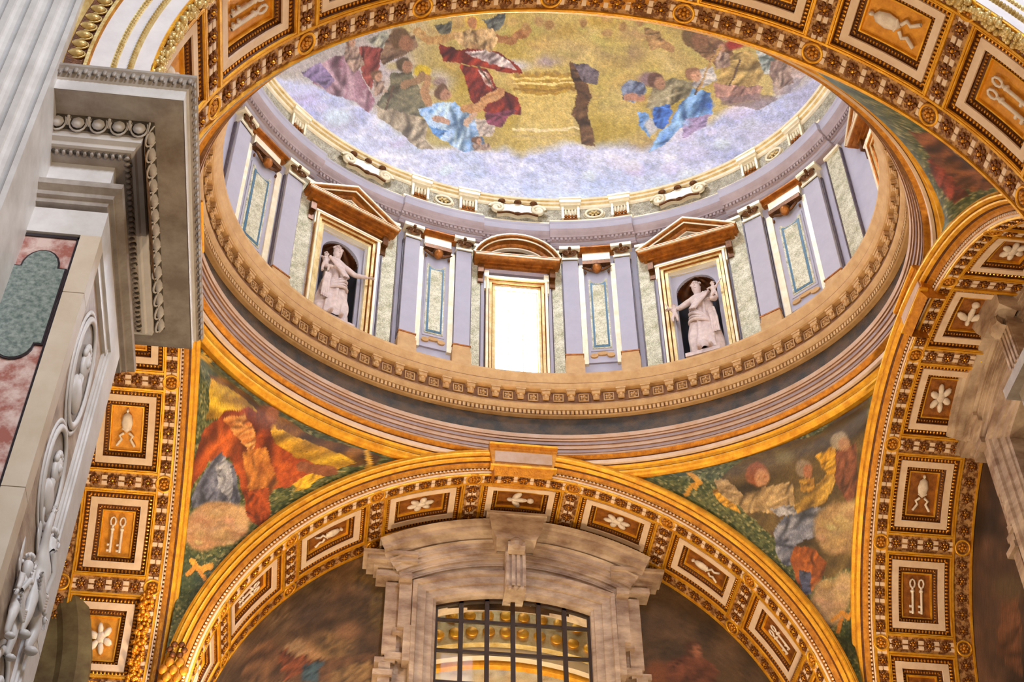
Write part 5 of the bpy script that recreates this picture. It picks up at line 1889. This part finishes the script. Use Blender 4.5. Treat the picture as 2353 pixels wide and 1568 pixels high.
def marble_window(label, loc, rz):
    t = thing('marble_window_surround', label, 'window', loc, rz)
    ZL = -3.2
    mb = MB()
    sweep(mb, seg_path(1.50, 3.80, 4.06, 15, ZL), [(0, -0.25), (0, 0.26), (0.05, 0.28), (0.06, 0.31), (0.20, 0.33), (0.21, 0.37), (0.36, 0.39), (0.38, 0.44), (0.46, 0.46), (0.48, 0.30)], wall_map)
    mb.build('architrave', 'marble_b', t)
    # field of fasciae between the opening and the cornice
    mb = MB()
    for k in range(6):
        s = k / 5
        hw = 1.98 + 0.40 * s
        sweep(mb, seg_path(hw, 4.03 + 0.40 * s, 4.52 + 0.58 * s), [(-0.02, 0.0), (-0.02, 0.22 + 0.05 * k), (0.09, 0.23 + 0.05 * k), (0.13, 0.28 + 0.05 * k)], wall_map)
    f = mb.build('curved_fascia', 'marble_b', t)
    mb = MB()
    top = seg_path(2.42, 4.46, 5.15)
    low = seg_path(1.98, 3.95, 4.40)
    mb.prism([tuple(p) for p in np.vstack([top[::-1], low])][::-1], -0.05, 0.22, wall_map)
    for s in (-1, 1):
        x0, x1 = sorted((s * 1.96, s * 2.45))
        mb.box(x0, x1, -0.16, 0.05, ZL, 4.15)
    mb.build('wall_slab', 'marble_b', t)
    # side pilaster strips with stepped ears
    for s in (-1, 1):
        mb = MB()
        def bb(a0, a1, z0, z1, h):
            x0, x1 = sorted((s * a0, s * a1))
            mb.box(x0, x1, -h, 0.0, z0, z1)
        bb(1.98, 2.22, 3.05, 4.25, 0.40)
        bb(1.96, 2.10, 2.30, 3.10, 0.42)
        bb(1.98, 2.30, 2.98, 3.10, 0.33)
        bb(2.10, 2.42, 2.40, 2.55, 0.30)
        bb(2.22, 2.48, 2.55, 4.20, 0.24)
        bb(2.22, 2.60, 2.34, 2.46, 0.26)
        bb(2.30, 2.52, 1.2, 2.34, 0.28)
        bb(2.26, 2.62, 2.02, 2.14, 0.34)
        bb(1.99, 2.24, 4.10, 4.24, 0.52)
        bb(2.05, 2.68, 4.26, 4.40, 0.36)
        mb.build('eared_strip', 'marble_b', t)
        mb = MB()
        for k, (h, z0, z1, w) in enumerate(((0.30, 4.38, 4.46, 2.62), (0.38, 4.46, 4.54, 2.74), (0.50, 4.54, 4.66, 2.88), (0.56, 4.66, 4.74, 2.96))):
            x0, x1 = sorted((s * 1.9, s * w))
            mb.box(x0, x1, -h, 0.0, z0, z1)
        mb.build('cornice_end', 'marble_b', t)
    mb = MB()
    sweep(mb, seg_path(2.66, 4.84, 5.56, 21), [(-0.42, 0.2), (-0.38, 0.42), (-0.30, 0.44), (-0.29, 0.50), (-0.22, 0.54), (-0.20, 0.66), (-0.10, 0.68), (-0.08, 0.74), (0.0, 0.78), (0.0, 0.0)], wall_map)
    c = mb.build('segmental_cornice', 'marble_b', t)
    # keystone block and its scrolled console
    mb = MB()
    P = []
    for x, sgn in ((-1, 0), (1, 1)):
        P.append([(x * 0.36, -0.5, 4.95), (x * 0.40, -0.80, 5.05), (x * 0.50, -0.84, 5.25), (x * 0.56, -0.90, 5.60), (x * 0.56, 0, 5.62)])
    P = np.array(P)
    mb.grid(P)
    for s in (0, 1):
        b = mb.n
        V = np.vstack([P[s], [[P[s][0][0], 0, 4.95]]])
        mb.v.append(V)
        mb.n += len(V)
        mb.f.append([b + i for i in range(len(V))])
        mb.mi.append(0)
    mb.box(-0.60, 0.60, -0.93, 0, 5.56, 5.62)
    mb.build('keystone_block', 'marble_b', t)
    mb = MB()
    mb.box(-0.20, 0.20, -0.62, 0, 4.00, 5.0)
    for q in (-0.16, -0.05, 0.05, 0.16):
        mb.box(q - 0.03, q + 0.03, -0.66, -0.5, 4.02, 4.82)
    mb.tube([(-0.17, -0.66, 4.92), (0.17, -0.66, 4.92)], 0.15, 10)
    mb.ell([(0, -0.74, 4.96)], (0.15, 0.12, 0.16), 10, 6)
    for q in (-0.12, 0, 0.12):
        mb.ell([(q, -0.62, 3.98)], (0.06, 0.05, 0.06), 6, 4)
    mb.build('console', 'marble_b', t, False)
    return t


marble_window('brown veined marble window surround with curved pediment under the far arch', (0.07, YB + DF, ZS - 0.16), 0)
marble_window('brown veined marble window surround under the right arch, seen from its side', (XA + DSD, -0.5, ZS - 0.16), -PI / 2)
# leaded glazing of the far window
w2 = thing('window_2', None, None, (0.07, YB + DF, ZS - 0.16))
tag(w2, 'arched grid window with dark iron bars in the marble surround', None, None, 'structure')
vx = [-1.5, -1.0, -0.50, 0.0, 0.50, 1.0, 1.5]
hz = [-3.2, -2.1, -1.4, -0.7, 0.0, 0.7, 1.4, 2.1, 2.80, 3.50, 4.06]
Rw = (1.5 ** 2 + 0.26 ** 2) / (2 * 0.26)


def ztop(a):
    return 4.06 - Rw + math.sqrt(Rw * Rw - a * a)


for i in range(6):
    for j in range(len(hz) - 1):
        a0, a1 = vx[i] + 0.03, vx[i + 1] - 0.03
        z0 = hz[j] + 0.03
        if j == len(hz) - 2:
            pts = [(a0, z0), (a1, z0)] + [(a, ztop(a) - 0.02) for a in np.linspace(a1, a0, 4)]
        else:
            pts = [(a0, z0), (a1, z0), (a1, hz[j + 1] - 0.03), (a0, hz[j + 1] - 0.03)]
        MB().prism(pts, 0.095, 0.105, wall_map).build('pane', 'pane', w2)
for a in vx[1:-1]:
    MB().box(a - 0.042, a + 0.042, -0.14, -0.06, -3.2, ztop(a)).build('iron_mullion', 'iron', w2)
for z in hz[1:-1]:
    MB().box(-1.5, 1.5, -0.13, -0.07, z - 0.03, z + 0.03).build('iron_bar', 'iron', w2)
mb = MB()
sweep(mb, seg_path(1.5, 3.80, 4.06, 15, -3.2), [(-0.05, 0.06), (-0.05, 0.14), (0.0, 0.14), (0, 0.06)], wall_map)
mb.build('iron_frame', 'iron', w2)

# painted gallery behind the glazing
gal = thing('painted_gallery', 'bright gilt and painted vaulted gallery seen through the barred window', 'vault', (0.1, YB + DF, 12.5))
for k, (yy, R, w_, m_) in enumerate(((1.3, 5.50, 1.35, 'gold_pale'), (1.5, 5.32, 0.32, 'marble_y'), (1.7, 5.24, 0.15, 'gold'))):
    mb = MB()
    a = np.linspace(-1.0, 1.0, 40)
    prof = [(R + w_, yy - 0.1), (R + w_, yy), (R, yy), (R, yy + 0.16)]
    P = np.stack([np.stack([r * np.sin(a), 0 * a + y_, (r * np.cos(a)) * 1.0], -1) for r, y_ in prof], 1)
    mb.grid(P)
    mb.build('painted_rib', m_, gal)
mb = MB()
for k in range(15):
    a = -0.42 + 0.06 * k
    for R in (5.75, 6.15):
        x, z = R * math.sin(a), R * math.cos(a)
        mb.ell([(x, 1.27, z)], (0.13, 0.04, 0.12), 8, 5)
mb.build('gilt_boss', 'gold', gal, True)
a = np.linspace(-1, 1, 60)
b = np.linspace(0, 1, 60)
A, Bb = np.meshgrid(a, b, indexing='ij')
P = np.stack([5.0 * A, 2.7 + 0 * A - 0.4 * Bb, -1.0 + 7.0 * Bb], -1)
W = P + np.array([0.1, YB + DF, 12.5])
pc = Picture(W, (236, 214, 170), 8, 41)
for q in range(26):
    pc.blob(990 + 16 * q, 1540 + 24 * math.sin(q * 1.7), 16, 12, [(206, 170, 120), (240, 226, 200), (190, 150, 96), (180, 176, 190)][q % 4], soft=0.5)
for q in range(5):
    pc.line([(1010 + 80 * q, 1568), (1050 + 60 * q, 1540), (1030 + 75 * q, 1520)], 4, (250, 238, 210))
o = painted('vault_picture', P, pc.colors(1.0), 'paint', gal)
mb = MB()
mb.box(-5, 5, 5.2, 5.3, -6, 9)
mb.box(-5, 5, 1.0, 5.3, 8.2, 8.3)
mb.build('back_wall', 'cream', gal)
area('gallery_lamp', (0.1, YB + DF + 0.7, 14.4), (0.1, YB + DF + 2.0, 19), 1.6, 170, (1.0, 0.82, 0.55))

# ---------------------------------------------------------------- grey marble pier at the left
pier = thing('marble_pier', 'pale marble pier shaft below the projecting cornice at left', 'pier', (-5.94, -6.42, 3.85))


def PB(name, m, boxes, parent=pier, o=(-6.0, -6.83, 4.0)):
    mb = MB()
    for (x0, x1, y0, y1, z0, z1) in boxes:
        mb.box(x0 - o[0], x1 - o[0], y0 - o[1], y1 - o[1], z0 - o[2], z1 - o[2])
    return mb.build(name, m, parent)


PB('core', 'marble_w', [(-9.2, -6.04, -6.75, -4.72, 4, 12.72), (-9.2, -5.93, -6.83, -4.72, 12.33, 12.72)])
PB('front_board', 'marble_y', [(-6.14, -5.93, -6.83, -6.62, 11.45, 12.33), (-6.14, -5.93, -6.83, -6.62, 8.9, 11.44), (-6.14, -5.93, -6.83, -6.62, 4, 8.89)])
PB('side_board', 'marble_w', [(-6.1, -5.93, -5.17, -4.72, 8.6, 12.33), (-6.1, -5.93, -5.17, -4.72, 4, 8.59)])
PB('left_board', 'marble_w', [(-7.1, -6.74, -6.83, -6.62, 4, 12.33)])
PB('panel_moulding', 'marble_w', [(-6.1, -5.95, -5.23, -5.17, 4, 12.3), (-6.1, -5.97, -5.28, -5.23, 4, 12.25), (-6.1, -5.95, -6.62, -6.56, 4, 12.3), (-6.1, -5.96, -6.6, -5.17, 12.20, 12.33)])
PB('relief_ground', 'marble_b', [(-6.06, -6.0, -6.6, -5.17, 4, 12.3)])
# veneer panel
vp = PB('red_marble_panel', 'red', [(-6.72, -6.16, -6.80, -6.6, 4, 12.28)])
PB('black_border', 'black', [(-6.745, -6.715, -6.815, -6.6, 4, 12.30), (-6.165, -6.14, -6.815, -6.6, 4, 12.30), (-6.745, -6.14, -6.815, -6.6, 12.27, 12.31)])
cx = -6.44


def lozenge(g):
    th = np.linspace(0, PI, 11)
    w, q = 0.25 + g, 0.175 + g
    zt, zb = 11.78, 10.70
    p = [(w, zb - g), (w, zt + g), (q, zt + g)] + [(q * math.cos(a), zt + g + 0.26 * math.sin(a)) for a in th[1:-1]] + [(-q, zt + g), (-w, zt + g), (-w, zb - g), (-q, zb - g)] + [(-q * math.cos(a), zb - g - 0.22 * math.sin(a)) for a in th[1:-1]] + [(q, zb - g)]
    return [(a + cx + 6.0, b - 4.0) for a, b in p]


MB().prism(lozenge(0.018), -0.1, -0.01, wall_map).build('black_lozenge_line', 'black', pier)
MB().prism(lozenge(0.0), -0.1, -0.004, wall_map).build('green_lozenge', 'green', pier)

# entablature
en = thing('marble_entablature', 'projecting carved grey marble entablature on top of the pier', 'entablature', (-5.95, -6.40, 12.62))
plan = np.array([(-3.4, 2.35), (0.0, 2.35), (0.0, 0.0), (-3.4, 0.0)])


def ensweep(name, prof, m, mi=None):
    mb = MB()
    for j in range(len(prof) - 1):
        sweep(mb, plan, [(prof[j][0], prof[j][1] - 12.7), (prof[j + 1][0], prof[j + 1][1] - 12.7)], None, False, mi[j] if mi else 0)
    return mb.build(name, m, en)


ensweep('architrave', [(-0.3, 12.70), (0.06, 12.70), (0.07, 12.76), (0.11, 12.77), (0.12, 12.82), (0.19, 12.86), (0.20, 12.93), (0.0, 12.94)], 'marble_g')
ensweep('frieze', [(0.0, 12.93), (0.0, 13.46)], 'marble_w')
ensweep('bed_moulding', [(0.0, 13.46), (0.10, 13.47), (0.17, 13.52)], 'marble_g')
ensweep('cyma', [(0.17, 13.52), (0.20, 13.53), (0.22, 13.57), (0.27, 13.59), (0.28, 13.66)], 'marble_w')
ensweep('egg_bed', [(0.28, 13.66), (0.28, 13.70), (0.32, 13.72), (0.38, 13.84)], ['marble_g', 'marble_dark'], [0, 1, 1])
ensweep('soffit', [(0.38, 13.84), (0.70, 13.86)], 'marble_g')
ensweep('corona', [(0.70, 13.85), (0.705, 13.87), (0.705, 14.02), (0.73, 14.03)], 'marble_w')
ensweep('cornice_lip', [(0.73, 14.03), (0.75, 14.06), (0.775, 14.13), (0.80, 14.16), (0.80, 14.20), (-0.6, 14.26)], 'marble_g')
# eggs, darts and leaves of the carved bands
mb = MB()
ax = np.array([[0.062, 0, 0], [0, 0.045, -0.02], [0, 0.03, 0.085]])
mb.ell([(0, 0, 0)], ax * 1.18, 8, 6)
th = np.linspace(-0.3 * PI, 1.3 * PI, 13)
mb.tube([(0.092 * math.cos(a), -0.005 + 0.035 * math.sin(a), 0.0 - 0.115 * math.sin(a)) for a in th], 0.013, 5)
for s in (-1, 1):
    mb.tube([(0.105 * s, -0.035, 0.07), (0.100 * s, 0.0, -0.06)], [0.014, 0.006], 5)
eg = mb.build('egg_and_dart', 'marble_w', en, True)
k = 0


def along_plan(off, step, ph=0.5):
    out = []
    for (ax_, ay, bx, by, rz, n) in ((-3.4, 0.0, 0.0, 0.0, 0, (0, -1)), (0.0, 0.0, 0.0, 2.35, PI / 2, (1, 0))):
        L = math.hypot(bx - ax_, by - ay) + (off if rz == 0 else 2 * off)
        m_ = int(L / step)
        for i in range(m_):
            s = (i + ph) / m_ * L
            if rz == 0:
                out.append((ax_ + s, -off, rz))
            else:
                out.append((off, -off + s, rz))
    return out


for x, y, rz in along_plan(0.335, 0.215):
    o = eg if k == 0 else eg.copy()
    if k:
        COL.objects.link(o)
        o.parent = en
    o.location = (x, y, 13.765 - 12.7)
    o.rotation_euler = (0, 0, rz)
    k += 1
mb = MB()
for x, y, rz in along_plan(0.785, 0.10):
    c, s = math.cos(rz), math.sin(rz)
    mb.ell([(x, y, 14.10 - 12.7)], np.array([[0.030 * c, 0.030 * s, 0], [-0.016 * s, 0.016 * c, 0], [0, 0, 0.05]]), 6, 4)
for x, y, rz in along_plan(0.765, 0.10, 0.0):
    c, s = math.cos(rz), math.sin(rz)
    mb.ell([(x, y, 14.07 - 12.7)], np.array([[0.014 * c, 0.014 * s, 0], [-0.012 * s, 0.012 * c, 0], [0, 0, 0.03]]), 5, 3)
tag(mb.build('leaf_carving', 'marble_g', en, True), None, None, None, 'stuff')
mb = MB()
for x, y, rz in along_plan(0.14, 0.075):
    c, s = math.cos(rz), math.sin(rz)
    mb.ell([(x + RNG.normal(0, .008), y, 13.49 - 12.7)], np.array([[0.022 * c, 0.022 * s, 0], [-0.03 * s, 0.03 * c, 0], [0, 0, 0.03]]), 5, 4)
tag(mb.build('acanthus_carving', 'marble_dark', en, True), None, None, None, 'stuff')
mb = MB()
for x, y, rz in along_plan(0.13, 0.075, 0.0):
    c, s = math.cos(rz), math.sin(rz)
    mb.ell([(x, y, 13.475 - 12.7)], np.array([[0.026 * c, 0.026 * s, 0], [-0.04 * s, 0.04 * c, 0], [0, 0, 0.028]]), 5, 4)
tag(mb.build('leaf_row', 'marble_g', en, True), None, None, None, 'stuff')

# fluted giant pilaster at the far left
fl = thing('fluted_pilaster', 'giant fluted grey pilaster at the upper left corner', 'pilaster', (-6.63, -7.26, 4.0))
prof = []
x = 0.0
while x > -3.0:
    prof += [(x, 0.0), (x - 0.05, 0.0)]
    for i in range(7):
        a = PI * i / 6
        prof.append((x - 0.06 - 0.085 + 0.085 * math.cos(a), 0.055 * math.sin(a)))
    x -= 0.24
prof = np.array([(0.0, 1.2)] + prof)
mb = MB()
mb.grid(np.stack([np.c_[prof, np.full(len(prof), 0.0)], np.c_[prof, np.full(len(prof), 17.0)]], 1))
mb.build('fluted_shaft', 'marble_w', fl)


# medallions and putti of the side face (facing +x)
def medallion(label, yc, zc, ry, rz_, bust=True):
    t = thing('relief_medallion', label, 'relief', (-5.94, yc, zc), PI / 2)
    th = np.linspace(0, 2 * PI, 36, endpoint=False)
    mb = MB()
    mb.tube([(ry * math.cos(a), -0.05, rz_ * math.sin(a)) for a in th], 0.042, 7, 0, True)
    mb.tube([(ry * 1.16 * math.cos(a), -0.02, rz_ * 1.14 * math.sin(a)) for a in th], 0.028, 6, 0, True)
    mb.build('oval_rim', 'marble_w', t, True)
    mb = MB()
    P = np.array([[(ry * r * math.cos(a), -0.01 + 0.0 * r, rz_ * r * math.sin(a)) for a in th] for r in (0.02, 0.5, 0.95)])
    mb.grid(P, 0, cv=True)
    mb.build('oval_field', 'marble_g', t, True)
    if bust:
        mb = MB()
        mb.ell([(0, -0.06, 0.15 * rz_)], (ry * .30, 0.10, rz_ * .30), 12, 8)
        mb.ell([(-.12 * ry, -.14, 0.12 * rz_)], (ry * .09, 0.05, rz_ * .1), 8, 6)
        mb.ell([(0, -0.04, -0.48 * rz_)], (ry * .55, 0.10, rz_ * .30), 12, 8)
        mb.ell([(0, -0.05, -0.2 * rz_)], (ry * .16, 0.07, rz_ * .22), 8, 6)
        for k in range(9):
            a = 0.2 + k * 0.34
            mb.ell([(ry * .30 * math.cos(a), -0.07, 0.2 * rz_ + rz_ * .28 * math.sin(a))], (ry * .1, 0.06, rz_ * .09), 7, 5)
        mb.build('bust_relief', 'marble_w', t, True)
    return t


medallion('upper oval marble medallion on the side of the pier', -5.50, 11.10, 0.40, 0.66)
medallion('middle oval marble medallion with bust on the side of the pier', -5.45, 9.72, 0.38, 0.54)
medallion('lowest oval marble medallion at the bottom left corner', -5.30, 7.25, 0.36, 0.52, True)


def putto(label, yc, z0, s, flip=1):
    t = thing('marble_putto', label, 'relief', (-5.92, yc, z0), PI / 2)
    f = flip
    J = [(0, -.05, .52, .12), (0.02 * f, -.07, .76, .13), (0.02 * f, -.06, .90, .055), (0.03 * f, -.08, .98, .10), (0.03 * f, -.08, 1.12, .115), (0.17 * f, -.07, .84, .06), (.26 * f, -.12, .64, .05), (.34 * f, -.14, .50, .038),
         (-.14 * f, -.07, .86, .06), (-.24 * f, -.10, 1.02, .05), (-.22 * f, -.10, 1.2, .038), (.10 * f, -.07, .42, .10), (.22 * f, -.12, .24, .075), (.16 * f, -.08, .02, .05), (-.09 * f, -.07, .42, .10), (-.12 * f, -.10, .20, .07), (-.16 * f, -.06, -.04, .05)]
    J = [tuple(q * s for q in j) for j in J]
    E = [(0, 1), (1, 2), (2, 3), (3, 4), (1, 5), (5, 6), (6, 7), (1, 8), (8, 9), (9, 10), (0, 11), (11, 12), (12, 13), (0, 14), (14, 15), (15, 16)]
    skin_fig('body', J, E, t, 'marble_w', 2)
    face_bits(t, (0.03 * s * f, -.09 * s, 1.05 * s), 0.11 * s, 0, 'marble_w')
    for i, j in ((7, 6), (10, 9)):
        a, b = Vector(J[i][:3]), Vector(J[j][:3])
        hand(t, a, a - b, 0.075 * s, 'marble_w')
    for i in (13, 16):
        mb = MB()
        mb.ell([(J[i][0], J[i][1] - .07 * s, J[i][2])], (0.05 * s, 0.10 * s, 0.04 * s), 8, 5)
        mb.build('foot', 'marble_w', t, True)
    mb = MB()
    for k in range(5):
        mb.tube([(-.2 * s + .02 * k, -.16 * s, (.56 - .03 * k) * s), (0, -.20 * s, (.46 - .03 * k) * s), (.2 * s, -.16 * s, (.60 - .03 * k) * s)], 0.03 * s, 6)
    mb.tube([(.16 * s * f, -.14 * s, .62 * s), (.10 * s * f, -.2 * s, .8 * s), (-.06 * s * f, -.18 * s, .9 * s)], 0.04 * s, 6)
    mb.build('drapery', 'marble_w', t, True)
    for q in (-1, 1):
        mb = MB()
        for k in range(4):
            a = 0.5 + 0.25 * k
            mb.ell([(q * (.2 + .03 * k) * s, -.01, (.86 + .07 * k) * s)], np.array([[q * .17 * math.cos(a), 0, .17 * math.sin(a)], [0, .02, 0], [-.035 * math.sin(a) * q, 0, .035 * math.cos(a)]]) * s, 7, 4)
        mb.build('wing', 'marble_w', t, True)
    return t


putto('marble putto standing with a raised arm between the two lower medallions', -5.12, 8.05, 1.08, 1)
putto('smaller marble putto lower on the side of the pier, left of the other', -5.55, 7.7, 0.8, -1)

# olive plastered arch standing beyond the pier
oa = thing('olive_arch', 'olive brown plaster arch edge beyond the pier, bottom left', 'arch', (-12.68, 4.9, ZS))
mb = MB()
a = np.linspace(math.radians(-40), math.radians(60), 40)
for r0, r1, y0, y1 in ((5.47, 5.47, 0.0, 1.2), (5.47, 5.27, 0.0, -0.08), (5.27, 5.02, -0.08, -0.05), (5.02, 4.92, -0.05, 0.02), (4.92, 4.32, 0.02, 0.02), (4.32, 4.22, 0.02, 0.12), (4.22, 2.72, 0.12, 0.12)):
    P = np.stack([np.stack([r * np.cos(a), 0 * a + y, r * np.sin(a)], -1) for r, y in ((r0, y0), (r1, y1))], 1)
    mb.grid(P)
mb.build('arch_ring', 'olive', oa)
# gilt capital and scale ornament at the foot where the mouldings meet, lower left
fo = thing('gilt_corner_ornament', 'gilt scale and flower ornament where left and far arches meet', 'ornament', (-5.85, 4.85, ZS + 0.2))
mb = MB()
for k in range(6):
    a = k * PI / 3
    mb.ell([(0.12 * math.cos(a), -0.05, 0.62 + 0.12 * math.sin(a))], (0.06, 0.05, 0.06), 6, 4)
mb.build('flower', 'gold_dark', fo, True)
for r in range(5):
    for q in range(2 + r % 2):
        mb = MB()
        mb.ell([((q - 0.5 * (1 + r % 2)) * 0.17, -0.03, 0.38 - 0.15 * r)], (0.08, 0.05, 0.10), 8, 5)
        mb.build('scale', 'gold_mid', fo, True)

# the pier stands a little in front of the arch face
for o_ in list(bpy.data.objects):
    if o_.parent is None and o_.name.split('.')[0] in ('marble_pier', 'marble_entablature', 'fluted_pilaster', 'relief_medallion', 'marble_putto'):
        L_ = np.array(o_.location)
        o_.location = (CAM + (L_ - CAM) * 0.9738).tolist()
        flat = {'relief_medallion': 0.5, 'marble_putto': 0.65}.get(o_.name.split('.')[0], 1.0)
        o_.scale = (0.9738, 0.9738 * flat, 0.9738)

GROUPS = {'pilaster': 'lilac pilasters of the drum', 'mosaic_strip': 'gold mosaic strips of the drum', 'inlay_panel': 'blue bordered inlay panels of the drum', 'statue_niche': 'statue niches of the drum',
          'child_statue': 'marble children beside the niche statues', 'statue': 'robed statues of the drum', 'scroll_cartouche': 'scroll cartouches of the attic', 'attic_bracket': 'brackets of the attic', 'attic_roundel': 'flower roundels of the attic',
          'coffered_arch': 'coffered arches of the bay', 'pendentive': 'mosaic pendentives of the bay', 'keystone': 'gilt keystones of the arches', 'relief_medallion': 'oval medallions on the pier', 'marble_putto': 'putti on the pier',
          'marble_window_surround': 'marble window surrounds'}
for o_ in bpy.data.objects:
    if o_.parent is None and o_.name.split('.')[0] in GROUPS:
        o_['group'] = GROUPS[o_.name.split('.')[0]]

# plain companion pier carrying the right foot of the near arch (outside the photograph's frame)
rp = thing('marble_pier', 'pale marble pier under the right foot of the near arch', 'pier', (5.9, -6.7, 4.0), 0, 'piers of the bay')
mb = MB()
mb.box(0.0, 3.2, 0.0, 2.1, 0.0, 8.35)
mb.build('core', 'marble_w', rp)
mb = MB()
for h_, z0_, z1_ in ((0.15, 8.35, 8.6), (0.05, 8.6, 9.05), (0.3, 9.05, 9.25), (0.65, 9.25, 9.6), (0.78, 9.6, 9.76)):
    mb.box(-h_, 3.2, -h_, 2.1 + h_, z0_, z1_)
mb.build('cornice', 'marble_g', rp)
pier['group'] = 'piers of the bay'
